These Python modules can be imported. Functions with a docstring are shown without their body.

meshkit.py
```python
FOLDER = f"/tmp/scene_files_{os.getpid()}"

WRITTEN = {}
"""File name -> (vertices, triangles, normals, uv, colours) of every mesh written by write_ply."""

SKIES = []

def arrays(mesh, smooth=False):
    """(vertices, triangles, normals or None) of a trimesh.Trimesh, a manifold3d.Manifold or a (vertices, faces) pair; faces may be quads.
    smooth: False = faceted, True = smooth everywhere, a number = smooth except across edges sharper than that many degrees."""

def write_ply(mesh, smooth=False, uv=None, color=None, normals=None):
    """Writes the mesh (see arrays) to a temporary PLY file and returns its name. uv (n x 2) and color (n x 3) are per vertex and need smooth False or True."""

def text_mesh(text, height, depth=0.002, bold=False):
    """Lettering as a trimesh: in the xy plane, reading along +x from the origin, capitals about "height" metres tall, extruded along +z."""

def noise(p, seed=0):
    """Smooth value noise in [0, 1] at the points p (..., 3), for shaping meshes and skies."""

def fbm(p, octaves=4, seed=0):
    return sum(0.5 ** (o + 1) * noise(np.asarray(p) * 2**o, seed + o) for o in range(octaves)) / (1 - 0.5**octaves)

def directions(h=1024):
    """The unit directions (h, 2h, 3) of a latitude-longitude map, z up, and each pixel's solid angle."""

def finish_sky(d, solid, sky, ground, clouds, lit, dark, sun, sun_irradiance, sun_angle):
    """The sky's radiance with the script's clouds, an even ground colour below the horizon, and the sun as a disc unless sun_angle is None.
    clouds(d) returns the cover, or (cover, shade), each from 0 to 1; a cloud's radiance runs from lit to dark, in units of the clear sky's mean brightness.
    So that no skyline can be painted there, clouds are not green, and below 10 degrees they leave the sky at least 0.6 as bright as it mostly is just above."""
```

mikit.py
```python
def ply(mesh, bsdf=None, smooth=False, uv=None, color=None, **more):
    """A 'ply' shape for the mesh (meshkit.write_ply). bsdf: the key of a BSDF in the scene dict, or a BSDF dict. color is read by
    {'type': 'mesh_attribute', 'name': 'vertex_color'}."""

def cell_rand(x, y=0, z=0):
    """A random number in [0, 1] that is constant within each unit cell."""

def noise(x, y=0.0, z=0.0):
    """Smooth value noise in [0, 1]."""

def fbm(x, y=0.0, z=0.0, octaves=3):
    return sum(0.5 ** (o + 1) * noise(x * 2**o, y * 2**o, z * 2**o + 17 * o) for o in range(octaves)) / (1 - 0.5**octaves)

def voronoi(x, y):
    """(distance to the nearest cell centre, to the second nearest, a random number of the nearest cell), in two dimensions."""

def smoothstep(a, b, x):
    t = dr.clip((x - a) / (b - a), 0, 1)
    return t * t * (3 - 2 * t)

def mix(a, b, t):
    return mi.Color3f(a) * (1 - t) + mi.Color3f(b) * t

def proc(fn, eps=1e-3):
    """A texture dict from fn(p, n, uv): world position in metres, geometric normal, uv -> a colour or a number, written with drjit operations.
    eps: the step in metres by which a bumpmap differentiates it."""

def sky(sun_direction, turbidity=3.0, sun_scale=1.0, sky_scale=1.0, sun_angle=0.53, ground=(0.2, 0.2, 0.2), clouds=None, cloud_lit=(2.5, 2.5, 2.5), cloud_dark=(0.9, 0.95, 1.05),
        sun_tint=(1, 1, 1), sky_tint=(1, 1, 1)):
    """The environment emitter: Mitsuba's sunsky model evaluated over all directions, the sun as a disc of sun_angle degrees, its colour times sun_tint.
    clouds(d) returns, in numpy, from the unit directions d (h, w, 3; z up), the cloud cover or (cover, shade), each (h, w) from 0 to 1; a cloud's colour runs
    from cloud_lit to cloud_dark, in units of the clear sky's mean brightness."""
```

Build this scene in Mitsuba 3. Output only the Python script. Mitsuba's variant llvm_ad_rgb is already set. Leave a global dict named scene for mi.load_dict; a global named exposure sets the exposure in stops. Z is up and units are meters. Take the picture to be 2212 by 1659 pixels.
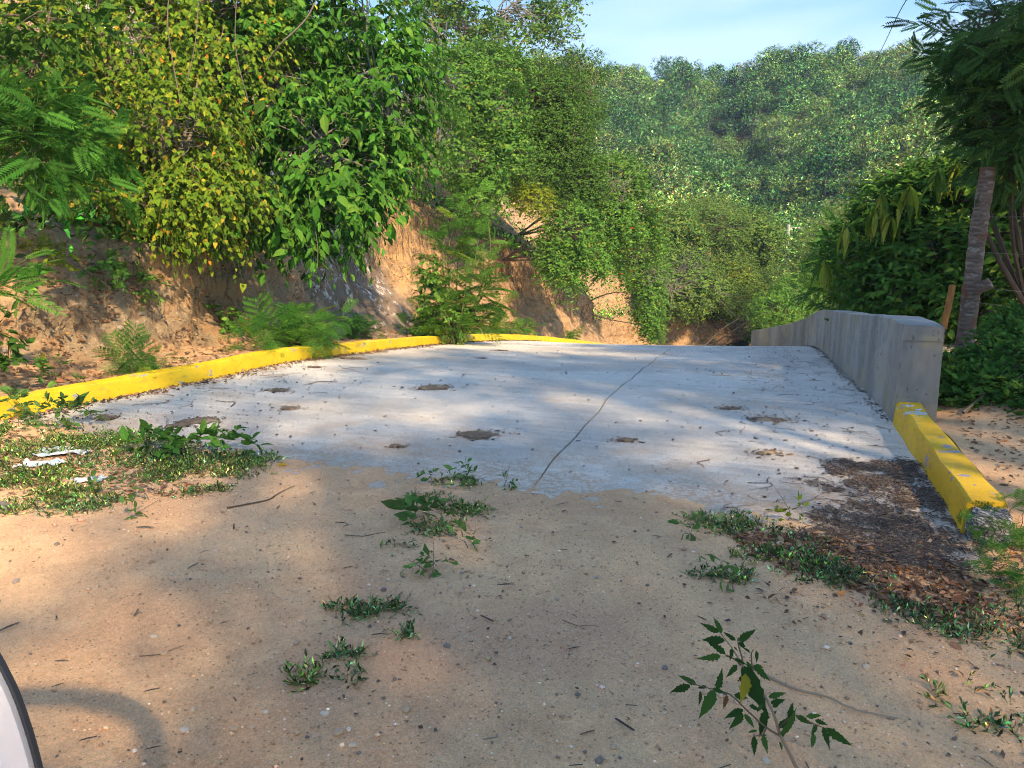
import math
import numpy as np
import drjit as dr
import mitsuba as mi
import trimesh
from scipy.spatial import cKDTree
import mikit
from mikit import proc, noise, fbm, voronoi, cell_rand, smoothstep, mix
from meshkit import noise as nnoise, fbm as nfbm

T = mi.ScalarTransform4f
# ---------------------------------------------------------------- camera, sky, exposure
PITCH = math.radians(10.5)
EYE = 1.65
SUN = np.array([0.37, -0.93, 0.0]) / math.hypot(0.37, 0.93) * math.cos(math.radians(35)) + np.array([0, 0, math.sin(math.radians(35))])
exposure = 2.65


def cirrus(d):
    az = np.arctan2(d[..., 0], d[..., 1])
    el = np.arcsin(np.clip(d[..., 2], -1, 1))
    q = np.stack([az * 2.6 + el * 1.2, el * 17.0 - az * 1.5, az * 0 + 3.1], -1)
    c = nfbm(q, 5, 4)
    return 0.40 * np.clip((c - 0.47) / 0.25, 0, 1) + 0.06


scene = {
    "camera": {"type": "perspective", "fov": 2 * math.degrees(math.atan(1106 / 1640)), "fov_axis": "x", "near_clip": 0.05, "far_clip": 3000.0,
               "to_world": T().look_at(origin=[0, 0, EYE], target=[0, math.cos(PITCH), EYE - math.sin(PITCH)], up=[0, 0, 1])},
    "sky": mikit.sky(SUN, turbidity=2.2, sun_scale=0.66, sky_scale=1.2, sun_angle=1.5, sun_tint=(1.06, 1.0, .90), sky_tint=(.84, .99, 1.12), clouds=cirrus, cloud_lit=(1.75, 2.15, 2.6), cloud_dark=(1.2, 1.3, 1.45)),
}
labels = {}


# ---------------------------------------------------------------- naming helpers
taken = {}


def numbered(name):
    n = taken.get(name, -1) + 1
    taken[name] = n
    return name if n == 0 else f"{name}_{n:03d}"


def thing(name, label, cat, group=None):
    key = numbered(name)
    labels[key] = {"label": label, "category": cat}
    if group:
        labels[key]["group"] = group
    return key


def part(name, holder, shape, label=None, kind=None):
    key = numbered(holder + "__" + name)
    scene[key] = shape
    if label or kind:
        labels[key] = {}
        if label:
            labels[key]["label"] = label
        if kind:
            labels[key]["kind"] = kind
    return key


def struct(name, shape, label):
    scene[name] = shape
    labels[name] = {"label": label, "kind": "structure"}
    return name


# ---------------------------------------------------------------- mesh helpers
class MB:
    def __init__(self):
        self.v, self.f, self.c, self.n = [], [], [], 0

    def add(self, v, f, c=None):
        v = np.asarray(v, float)
        self.v.append(v)
        self.f.append(np.asarray(f, int) + self.n)
        if c is None:
            c = (0.3, 0.3, 0.3)
        self.c.append(np.broadcast_to(np.asarray(c, float), v.shape))
        self.n += len(v)

    def ply(self, bsdf, smooth=False, colour=True):
        v, f = np.concatenate(self.v), np.concatenate(self.f)
        return mikit.ply((v, f), bsdf, smooth=smooth, color=np.concatenate(self.c) if colour else None)


def unit(a):
    a = np.asarray(a, float)
    return a / np.maximum(np.linalg.norm(a, axis=-1, keepdims=True), 1e-9)


def place(tmpl, pos, ax, nr, size):
    tv, tf = tmpl
    y = unit(ax)
    z = unit(nr - (nr * y).sum(-1, keepdims=True) * y)
    x = np.cross(y, z)
    size = np.broadcast_to(np.asarray(size, float), (len(pos),))
    k = size[:, None, None]
    v = pos[:, None] + k * (tv[None, :, 0:1] * x[:, None] + tv[None, :, 1:2] * y[:, None] + tv[None, :, 2:3] * z[:, None])
    f = tf[None] + (np.arange(len(pos)) * len(tv))[:, None, None]
    return v.reshape(-1, 3), f.reshape(-1, 3)


def tubes(lines, radii, sides=5):
    """lines (n, k, 3), radii (n, k) -> one mesh."""
    p = np.asarray(lines, float)
    n, k, _ = p.shape
    r = np.broadcast_to(np.asarray(radii, float), (n, k))
    t = unit(np.gradient(p, axis=1))
    ref = np.where(np.abs(t[..., 2:]) < 0.9, [0, 0, 1.0], [1.0, 0, 0])
    a = unit(np.cross(t, ref))
    b = np.cross(t, a)
    ang = np.arange(sides) * 2 * np.pi / sides
    v = p[:, :, None] + r[:, :, None, None] * (np.cos(ang)[:, None] * a[:, :, None] + np.sin(ang)[:, None] * b[:, :, None])
    i, j = np.meshgrid(np.arange(k - 1), np.arange(sides), indexing="ij")
    q = np.stack([i * sides + j, i * sides + (j + 1) % sides, (i + 1) * sides + (j + 1) % sides, (i + 1) * sides + j], -1).reshape(-1, 4)
    f = np.vstack([q[:, [0, 1, 2]], q[:, [0, 2, 3]]])
    f = f[None] + (np.arange(n) * k * sides)[:, None, None]
    return v.reshape(-1, 3), f.reshape(-1, 3)


def curve(pts, n=12):
    """smooth resampling of a polyline (Catmull-Rom)."""
    p = np.asarray(pts, float)
    if len(p) == 2:
        return p[0] + (p[1] - p[0]) * np.linspace(0, 1, n)[:, None]
    e = np.vstack([2 * p[0] - p[1], p, 2 * p[-1] - p[-2]])
    u = np.linspace(0, len(p) - 1 - 1e-9, n)
    i = u.astype(int)
    t = (u - i)[:, None]
    a, b, c, d = e[i], e[i + 1], e[i + 2], e[i + 3]
    return 0.5 * (2 * b + (c - a) * t + (2 * a - 5 * b + 4 * c - d) * t**2 + (3 * b - a - 3 * c + d) * t**3)


def grid_faces(nr, nc):
    i, j = np.meshgrid(np.arange(nr - 1), np.arange(nc - 1), indexing="ij")
    a = (i * nc + j).ravel()
    q = np.stack([a, a + 1, a + nc + 1, a + nc], -1)
    return np.vstack([q[:, [0, 1, 2]], q[:, [0, 2, 3]]])


def sm(x):
    x = np.clip(x, 0, 1)
    return x * x * (3 - 2 * x)


# ---------------------------------------------------------------- the lie of the land
TH = math.radians(19.3)
US, UC = math.sin(TH), math.cos(TH)
PS = np.array([-50, 7.6, 9.6, 15, 19, 23, 27, 34, 46, 60, 80, 400.0])
PL = np.array([0, 0, -.086, -.092, -.108, -.132, -.155, -.17, -.17, -.1, 0, 0])
_s = np.linspace(-50, 400, 9001)
_l = np.interp(_s, PS, PL)
_z = np.concatenate([[0], np.cumsum((_l[1:] + _l[:-1]) / 2 * np.diff(_s))])


def st(x, y):
    return x * US + y * UC, x * UC - y * US


def xy(s, t):
    return s * US + t * UC, s * UC - t * US


def zroad(s, t):
    return np.interp(s, _s, _z) + 0.2 * sm((s - 10) / 12) * np.clip((t + 6) / 7, 0, 1.2) ** 1.5


KS = np.array([-6, 2, 4.92, 5.43, 6.15, 7.6, 10.17, 13.19, 15.72, 19.14, 24, 28, 32, 37, 46])
KT = np.array([-6.6, -6.75, -6.79, -6.76, -6.66, -6.47, -6.69, -7.05, -7.25, -7.45, -7.5, -7.2, -6.8, -6.3, -5.6])
WS = np.array([-10, 7.57, 14, 20, 25, 28, 30.5, 33, 46])
WT = np.array([1.08, 1.05, 1.0, .95, .85, .45, -.2, -1.0, -4.0])
ET = np.array([-9, -6.37, -5.74, -4.7, -3.37, -2.75, -2.33, -1.49, -.75, -.43, .1, 1.1, 3])
ES = np.array([5.3, 5.07, 4.91, 4.79, 4.69, 4.71, 4.63, 4.68, 4.91, 4.78, 4.63, 4.2, 4.0])


def far_z(x, y):
    d = np.hypot(x, y)
    a = x / np.maximum(y, 1.0)
    k = np.clip((d - 60) / 112, -0.2, 1.0)
    z = d * (.02 + .212 * k) - 4.6
    ag = np.interp(d, [60, 110, 172], [.37, .31, .26])
    z = z - 7.5 * np.exp(-((a - ag) * d / 8.0) ** 2) * sm((d - 70) / 30) * sm((185 - d) / 40)
    z = z + 6.5 * np.exp(-((a - .56) / .12) ** 2 - ((d - 104) / 22) ** 2)
    z = z - 2.0 * np.exp(-((a - .20) / .10) ** 2) * sm((d - 140) / 30)
    p = np.stack([x / 26, y / 26, np.zeros_like(x)], -1)
    z = z + (nfbm(p, 3, 8) - .5) * 9 * sm((d - 65) / 40)
    return z - np.clip(d - 174, 0, 200) * 0.25


def zground(x, y):
    x, y = np.asarray(x, float), np.asarray(y, float)
    s, t = st(x, y)
    z = zroad(s, t)
    tk, tw = np.interp(s, KS, KT), np.interp(s, WS, WT)
    q = np.stack([x, y, np.zeros_like(x)], -1)
    low = (nfbm(q * 0.9, 3, 3) - .5)
    e = np.interp(t, ET, ES) + (nfbm(q * 3.1, 3, 5) - .5) * .34 - s          # > 0: towards the camera from the slab's dirt edge
    near = np.clip(e * np.where(e > 0, .022, .06) + (nfbm(q * 19, 3, 16) - .5) * .016 * sm(1 - np.abs(e) / .5), -.09, .03)
    rut = -.018 * np.exp(-((x - .42 - .02 * y) / .13) ** 2) - .010 * np.exp(-((x + 1.05 - .02 * y) / .14) ** 2)
    dirt = .02 + near + low * .055 * sm(e / 1.5) + rut * sm(e / .8) + (nfbm(q * 7, 3, 6) - .5) * .018
    slab = (t > tk) & (t < tw + .02)
    right = sm((t - tw - .1) / 1.6)
    mound = .32 * right * sm((s - 6) / 3) + right * (low * .14 + .02) + (nfbm(q * 4, 3, 9) - .5) * .05 * right
    zn = np.where(slab, z + np.where(e > 0, dirt, np.maximum(.02 + near, -.07)), z + .02 + mound + np.where(e > 0, np.minimum(near, .03), 0) + low * .03)
    left = sm((tk - .1 - t) / .3)
    zn = zn - left * .55 * sm((s - 3.5) / 1.5)
    return zn + (far_z(x, y) - zn) * sm((y - 46) / 16)


# the cut bank on the left: base line, height of the bare face, uphill profile
BANK = np.array([(-6, -8.0, 1.5), (0, -8.1, 1.5), (4, -8.25, 1.5), (7.6, -7.95, 1.7), (10.2, -8.15, 1.8), (13.2, -8.6, 2.2), (16, -8.9, 3.0), (19, -9.2, 4.7), (23, -9.2, 4.6), (27, -8.9, 4.4),
                 (31, -8.5, 3.8), (35, -8.1, 3.4), (37.5, -8.15, 3.2), (40, -9.1, 2.2), (43, -9.4, 2.0), (46, -8.3, 2.6), (50, -5.8, 3.1), (54, -3.0, 3.1), (58, 0.2, 3.0), (62, 4.0, 2.6), (68, 11, 2.0)])
bc = curve(BANK, 640)
bx, by = xy(bc[:, 0], bc[:, 1])
seg = np.concatenate([[0], np.cumsum(np.hypot(np.diff(bx), np.diff(by)))])
NU = int(seg[-1] / 0.085)
uu = np.linspace(0, seg[-1], NU)
bx, by, bh, bs = (np.interp(uu, seg, q) for q in (bx, by, bc[:, 2], bc[:, 0]))
bz = zroad(bs, np.minimum(np.interp(uu, seg, bc[:, 1]), -5))
k_ = np.ones(61) / 61
tx_, ty_ = np.gradient(np.convolve(np.pad(bx, 30, "edge"), k_, "valid")), np.gradient(np.convolve(np.pad(by, 30, "edge"), k_, "valid"))
nl = np.hypot(tx_, ty_)
nx_, ny_ = -ty_ / nl, tx_ / nl
sv = np.concatenate([np.linspace(-1.32, 0, 14), np.linspace(0, 1, 64)[1:] * 1.0, 1 + np.linspace(0, 1, 36)[1:] ** 1.4])   # -: shelf (metres), 0..1: face, 1..2: hill above
W, Z = np.zeros((NU, len(sv))), np.zeros((NU, len(sv)))
for j, q in enumerate(sv):
    if q <= 0:
        W[:, j], Z[:, j] = q, .15 + .05 * sm((q + .6) / .6)
    elif q <= 1:
        W[:, j] = bh * (.50 * q + .12 * math.sin(q * 6.5) * q)
        Z[:, j] = .2 + bh * (q ** 1.02)
    else:
        w = (q - 1) * 34
        W[:, j] = bh * (.50 + .12 * math.sin(6.5)) + w
        Z[:, j] = .2 + bh + .95 * min(w, 3) + .60 * min(max(w - 3, 0), 5) + .22 * min(max(w - 8, 0), 12) - .25 * max(w - 20, 0)
BX, BY, BZ = bx[:, None] + nx_[:, None] * W, by[:, None] + ny_[:, None] * W, bz[:, None] + Z
pp = np.stack([BX, BY, BZ], -1)
amp = np.where(sv <= 0, .12 * sm((sv + 1.32) / .5), np.where(sv <= 1, .12 + .88 * sm(sv / .25), 1.0))[None]
disp = ((nfbm(pp * .55, 3, 21) - .5) * .9 + (nfbm(pp * 2.1, 3, 22) - .5) * .36 + (nfbm(pp * np.array([7, 7, 4]), 3, 23) - .5) * .12
        - .22 * np.clip(.5 - np.abs(nnoise(pp * np.array([.8, .8, .35]), 24) - .5) * 7, 0, 1) * (nnoise(pp * 1.3, 25) > .35)) * amp
pp[..., 0] -= nx_[:, None] * disp
pp[..., 1] -= ny_[:, None] * disp
pp[..., 2] += disp * .35 + (nfbm(pp * 5, 2, 26) - .5) * .05 * amp
bank_v = pp.reshape(-1, 3)
bank_tree = cKDTree(bank_v[:, :2])


def hill_z(x, y):
    """top of whatever ground is at x, y (bank, hill or dirt)."""
    x, y = np.atleast_1d(np.asarray(x, float)), np.atleast_1d(np.asarray(y, float))
    g = zground(x, y)
    d, i = bank_tree.query(np.stack([x, y], -1), k=4)
    zb = np.where(d < .6, bank_v[i, 2], -99).max(1)
    return np.maximum(g, zb)


def bank_point(s, w):
    """a point on the bank's mesh: distance along it from its start at s metres of the road, share w of the profile."""
    i = int(np.argmin(np.abs(bs - s)))
    j = int(np.argmin(np.abs(sv - w)))
    return pp[i, j].copy()


# ---------------------------------------------------------------- materials
def tw(b):
    return {"type": "twosided", "bsdf": b}


def f_dirt(p, n, uv):
    a = fbm(p.x * 1.3, p.y * 1.3, 2.0, 4)
    b = fbm(p.x * 9, p.y * 9, 5.0, 3)
    g = cell_rand(p.x * 240, p.y * 240, 1)
    d1, d2, r = voronoi(p.x * 55, p.y * 55)
    c = mix((.57, .35, .20), (.70, .46, .26), smoothstep(.3, .7, a * .6 + b * .4))
    c = mix(c, (.50, .30, .19), .5 * smoothstep(.55, .75, fbm(p.x * .7 + 9, p.y * .7, 1.0, 3)))
    c = c * (.82 + .36 * g) * (.88 + .24 * fbm(p.x * 70, p.y * 70, 3.0, 2))
    c = mix(c, (.64, .50, .35), .7 * smoothstep(.30, .2, d1) * smoothstep(.78, .82, r))
    c = mix(c, (.20, .13, .09), .75 * smoothstep(.30, .2, d1) * smoothstep(.08, .05, r))
    return c


def b_dirt(p, n, uv):
    d1, d2, r = voronoi(p.x * 55, p.y * 55)
    e1, e2, q = voronoi(p.x * 130 + 7, p.y * 130)
    h = fbm(p.x * 24, p.y * 24, 1.0, 4) * .007 + smoothstep(.42, .1, d1) * smoothstep(.72, .9, r) * .004 + smoothstep(.45, .1, e1) * q * .0014
    tread = smoothstep(.12, .06, dr.abs(p.x - .42 - .02 * p.y)) * (dr.sin(p.y * 210 + p.x * 90) * .5 + .5) * .0045 * smoothstep(4.6, 4.2, p.y)
    return h + tread


def f_concrete(p, n, uv):
    s = p.x * US + p.y * UC
    t = p.x * UC - p.y * US
    a = fbm(p.x * .8, p.y * .8, 1.0, 4)
    b = fbm(p.x * 14, p.y * 14, 2.0, 3)
    g = cell_rand(p.x * 180, p.y * 180, 1)
    li = noise(s * 75, t * 2.2, 3.0) * .55 + noise(s * 17 + noise(t * .8, s, 1.0), t * .5, 6.0) * .65
    c = mix((.475, .45, .41), (.62, .59, .535), smoothstep(.3, .7, a))
    c = c * (.74 + .20 * b + .30 * li) * (.84 + .32 * g)
    d1, d2, r = voronoi(p.x * 42, p.y * 42)
    c = mix(c, (.16, .13, .10), .7 * smoothstep(.32, .2, d1) * smoothstep(.16, .10, r))
    # washed-in sandy dirt near the slab's dirty end, in grains and patches
    dirty = smoothstep(6.0, 4.7, s + (fbm(p.x * 2.4, p.y * 2.4, 4.0, 4) - .5) * 2.2)
    c = mix(c, (.47, .33, .22), dirty * (.30 + .55 * smoothstep(.35, .7, fbm(p.x * 40, p.y * 40, 1.0, 3))))
    spot = smoothstep(.66, .74, fbm(p.x * 1.7 + 3, p.y * 1.7 + 8, 4.0, 4))
    c = mix(c, (.45, .35, .25), spot * .45 * smoothstep(.3, .6, b))
    return c


def b_concrete(p, n, uv):
    s = p.x * US + p.y * UC
    t = p.x * UC - p.y * US
    li = noise(s * 58 + 1.2 * noise(t * 1.3, s * 3), t * 1.1, 3.0)
    return li * .010 + fbm(p.x * 60, p.y * 60, 1.0, 3) * .003


def f_wall(p, n, uv):
    s = p.x * US + p.y * UC
    t = p.x * UC - p.y * US
    st_ = fbm((s + t) * 1.9, p.z * .7, 1.0, 5)
    fine = fbm((s + t) * 22, p.z * 9, t * 9, 3)
    c = mix((.235, .235, .225), (.33, .33, .315), smoothstep(.3, .72, st_))
    c = c * (.82 + .32 * fine) * (.94 + .12 * cell_rand(s * 220, t * 220, p.z * 220))
    moss = smoothstep(.52, .66, fbm((s + t) * 2.6 + 4, p.z * 2.6, t * 2, 4))
    c = mix(c, (.34, .31, .21), .65 * moss)
    stain = smoothstep(.54, .62, fbm((s + t) * 1.3 + 9, p.z * 1.1, t, 4)) * smoothstep(.35, .6, fine)
    c = mix(c, (.15, .148, .14), .5 * stain)
    c = mix(c, (.14, .135, .125), .7 * smoothstep(.70, .76, fbm((s + t) * 26, p.z * 26, t * 26, 3)))
    return c


def b_wall(p, n, uv):
    s = p.x * US + p.y * UC
    t = p.x * UC - p.y * US
    pit = smoothstep(.70, .76, fbm((s + t) * 26, p.z * 26, t * 26, 3))
    return fbm((s + t) * 7, p.z * 7, t * 7, 4) * .012 - pit * .006


def f_yellow(p, n, uv):
    a = fbm(p.x * 5, p.y * 5, p.z * 5, 4)
    c = mix((.80, .56, .018), (.88, .64, .03), smoothstep(.3, .7, a))
    c = c * (.92 + .1 * cell_rand(p.x * 160, p.y * 160, p.z * 160))
    chip = smoothstep(.69, .72, fbm(p.x * 9 + 4, p.y * 9, p.z * 9, 4))
    c = mix(c, (.42, .40, .36), chip)
    dirt = smoothstep(.55, .75, fbm(p.x * 17, p.y * 17, p.z * 30, 3))
    return mix(c, (.42, .30, .10), .3 * dirt)


def f_yellow_worn(p, n, uv):
    c = f_yellow(p, n, uv)
    s = p.x * US + p.y * UC
    c = c * mi.Color3f(.80, .72, .9)
    worn = smoothstep(.53, .58, fbm(p.x * 13, p.y * 13, 2.0, 4)) * smoothstep(6.9, 7.1, s) * smoothstep(.15, .19, p.z)
    return mix(c, (.52, .55, .58), worn)


def f_bank(p, n, uv):
    a = fbm(p.x * .8, p.y * .8, p.z * .8, 4)
    b = fbm(p.x * 6, p.y * 6, p.z * 5, 4)
    g = fbm(p.x * 34, p.y * 34, p.z * 24, 3)
    c = mix((.42, .255, .135), (.58, .38, .21), smoothstep(.35, .65, b))
    crust = smoothstep(.44, .56, a * .72 + b * .28)
    s = p.x * US + p.y * UC
    c = mix(c, mix((.22, .17, .11), (.34, .28, .19), g), crust * .8 * (1 - smoothstep(17.5, 19.0, s) * .75))
    c = mix(c, (.60, .355, .15), smoothstep(18.4, 19.2, s) * smoothstep(23, 22, s) * smoothstep(.38, .55, b) * .85)
    rock = smoothstep(13.6, 14.4, s + (a - .5) * 3) * smoothstep(18.8, 17.8, s + (a - .5) * 3)
    c = mix(c, (.24, .20, .165), rock * .75)
    lime = smoothstep(.52, .60, fbm(p.x * 2.6, p.y * 2.6, p.z * 1.9 + 3, 4)) * smoothstep(.47, .58, fbm(p.x * 15, p.y * 15, p.z * 11, 3))
    c = mix(c, (.66, .62, .58), rock * lime * .95)
    c = mix(c, (.58, .46, .30), .55 * smoothstep(.66, .74, g) * (1 - rock))
    c = mix(c, (.12, .08, .05), .6 * smoothstep(.36, .28, g))
    roots = smoothstep(.045, .015, dr.abs(noise(p.x * 9, p.y * 9, p.z * 2.2) - .5)) * smoothstep(.45, .6, fbm(p.x * 1.1 + 5, p.y * 1.1, p.z, 3))
    return mix(c, (.15, .095, .06), roots * .7)


def b_bank(p, n, uv):
    r = dr.abs(noise(p.x * 11, p.y * 11, p.z * 4) - .5)
    return fbm(p.x * 9, p.y * 9, p.z * 7, 5) * .045 + fbm(p.x * 48, p.y * 48, p.z * 40, 2) * .010 + smoothstep(.06, 0, r) * .012


def f_hill(p, n, uv):
    a = fbm(p.x * .3, p.y * .3, p.z * .3, 4)
    return mix((.05, .055, .025), (.10, .085, .045), a)


def f_bark(p, n, uv):
    a = fbm(p.x * 30, p.y * 30, p.z * 8, 4)
    return mix((.11, .085, .065), (.30, .25, .20), a)


def f_log(p, n, uv):
    ring = noise(p.x * 6, p.y * 6, p.z * 34)
    a = fbm(p.x * 24, p.y * 24, p.z * 40, 3)
    c = mix((.125, .09, .07), (.24, .18, .145), smoothstep(.25, .75, .5 * a + .5 * ring))
    c = mix(c, (.34, .30, .26), .7 * smoothstep(.6, .7, fbm(p.x * 9, p.y * 9, p.z * 16, 3)))
    return mix(c, (.20, .075, .04), .75 * smoothstep(.58, .68, fbm(p.x * 5 + 2, p.y * 5, p.z * 4, 3)))


def b_log(p, n, uv):
    return noise(p.x * 6, p.y * 6, p.z * 34) * .012 + fbm(p.x * 40, p.y * 40, p.z * 30, 3) * .01


def f_stake(p, n, uv):
    return mix((.30, .12, .035), (.46, .21, .07), fbm(p.x * 40, p.y * 40, p.z * 7, 3))


def f_dung(p, n, uv):
    a = fbm(p.x * 26, p.y * 26, p.z * 60, 4)
    c = mix((.10, .078, .058), (.24, .185, .135), a)
    return mix(c, (.44, .34, .23), .6 * smoothstep(.60, .70, fbm(p.x * 11, p.y * 11, 3.0, 3)))


def f_gravel(p, n, uv):
    d1, d2, r = voronoi((p.x + p.y) * 60, p.z * 60 + p.x * 13)
    return mix((.20, .20, .20), (.58, .58, .57), r) * (.25 + .75 * smoothstep(.04, .2, d2 - d1))


def b_gravel(p, n, uv):
    d1, d2, r = voronoi((p.x + p.y) * 60, p.z * 60 + p.x * 13)
    return smoothstep(0, .35, d2 - d1) * .02


def bump(fn, scale, b, eps=1e-3):
    return {"type": "bumpmap", "texture": {**proc(fn, eps)}, "scale": scale, "bsdf": b}


def rough(fn, r=.9):
    return {"type": "principled", "base_color": proc(fn), "roughness": r, "specular": .25}


VC = {"type": "mesh_attribute", "name": "vertex_color"}
scene["m_dirt"] = tw(bump(b_dirt, 1.0, rough(f_dirt, .95)))
scene["m_concrete"] = tw(bump(b_concrete, 1.0, rough(f_concrete, .8)))
scene["m_wall"] = tw(bump(b_wall, 1.0, rough(f_wall, .85), 2e-3))
scene["m_yellow"] = tw({"type": "principled", "base_color": proc(f_yellow), "roughness": .55, "specular": .4})
scene["m_yellow_worn"] = tw({"type": "principled", "base_color": proc(f_yellow_worn), "roughness": .55, "specular": .4})
scene["m_bank"] = tw(bump(b_bank, 1.0, rough(f_bank, .95), 4e-3))
scene["m_hill"] = tw(rough(f_hill, .95))
scene["m_bark"] = tw(rough(f_bark, .9))
scene["m_log"] = tw(bump(b_log, 1.0, rough(f_log, .85)))
scene["m_stake"] = tw(rough(f_stake, .8))
scene["m_dung"] = tw(rough(f_dung, .95))
scene["m_gravel"] = tw(bump(b_gravel, 1.0, rough(f_gravel, .9)))
scene["m_matt"] = tw({"type": "principled", "base_color": VC, "roughness": .85, "specular": .3})
scene["m_leaf"] = {"type": "principledthin", "base_color": VC, "roughness": .42, "diff_trans": .45, "eta": 1.45, "spec_trans": 0.0}
scene["m_leaf_soft"] = {"type": "principledthin", "base_color": VC, "roughness": .9, "diff_trans": .4, "eta": 1.2, "spec_trans": 0.0}
scene["m_far_leaf"] = tw({"type": "diffuse", "reflectance": VC})
scene["m_white_paint"] = tw({"type": "principled", "base_color": {"type": "rgb", "value": (.72, .73, .76)}, "roughness": .35, "clearcoat": .8, "clearcoat_gloss": .9})
scene["m_rubber"] = tw({"type": "principled", "base_color": {"type": "rgb", "value": (.05, .055, .065)}, "roughness": .6})
scene["m_pane"] = {"type": "thindielectric"}
scene["m_wire"] = tw({"type": "principled", "base_color": {"type": "rgb", "value": (.30, .29, .28)}, "roughness": .5, "metallic": .6})
scene["m_cable"] = tw({"type": "principled", "base_color": {"type": "rgb", "value": (.02, .02, .02)}, "roughness": .6})
scene["m_pole"] = tw({"type": "principled", "base_color": {"type": "rgb", "value": (.50, .49, .46)}, "roughness": .8})

# ---------------------------------------------------------------- ground, road, bank
gx = np.unique(np.concatenate([np.linspace(-320, -20, 60), np.linspace(-20, -6, 40), np.linspace(-6, 6, 300), np.linspace(6, 24, 90), np.linspace(24, 150, 150), np.linspace(150, 420, 60)]))
gy = np.unique(np.concatenate([np.linspace(-60, -4, 40), np.linspace(-4, 1, 30), np.linspace(1, 9, 230), np.linspace(9, 40, 110), np.linspace(40, 210, 150), np.linspace(210, 900, 40)]))
GX, GY = np.meshgrid(gx, gy)
GZ = zground(GX, GY)
gv = np.stack([GX, GY, GZ], -1).reshape(-1, 3)
gf = grid_faces(len(gy), len(gx))
cen = gv[gf].mean(1)
is_near = cen[:, 1] < 46


def sub(v, f):
    u, inv = np.unique(f, return_inverse=True)
    return v[u], inv.reshape(-1, 3)


struct("ground", mikit.ply(sub(gv, gf[is_near]), "m_dirt", smooth=True), "sandy brown dirt track with pebbles, ruts and fine gravel")
struct("far_hill", mikit.ply(sub(gv, gf[~is_near]), "m_hill", smooth=True), "soil of the far valley and hill under the forest")
struct("earth_bank", mikit.ply((bank_v, grid_faces(NU, len(sv))[:, [0, 2, 1]]), "m_bank", smooth=True), "steep cut bank of ochre soil and grey rock along the left kerb")


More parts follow.
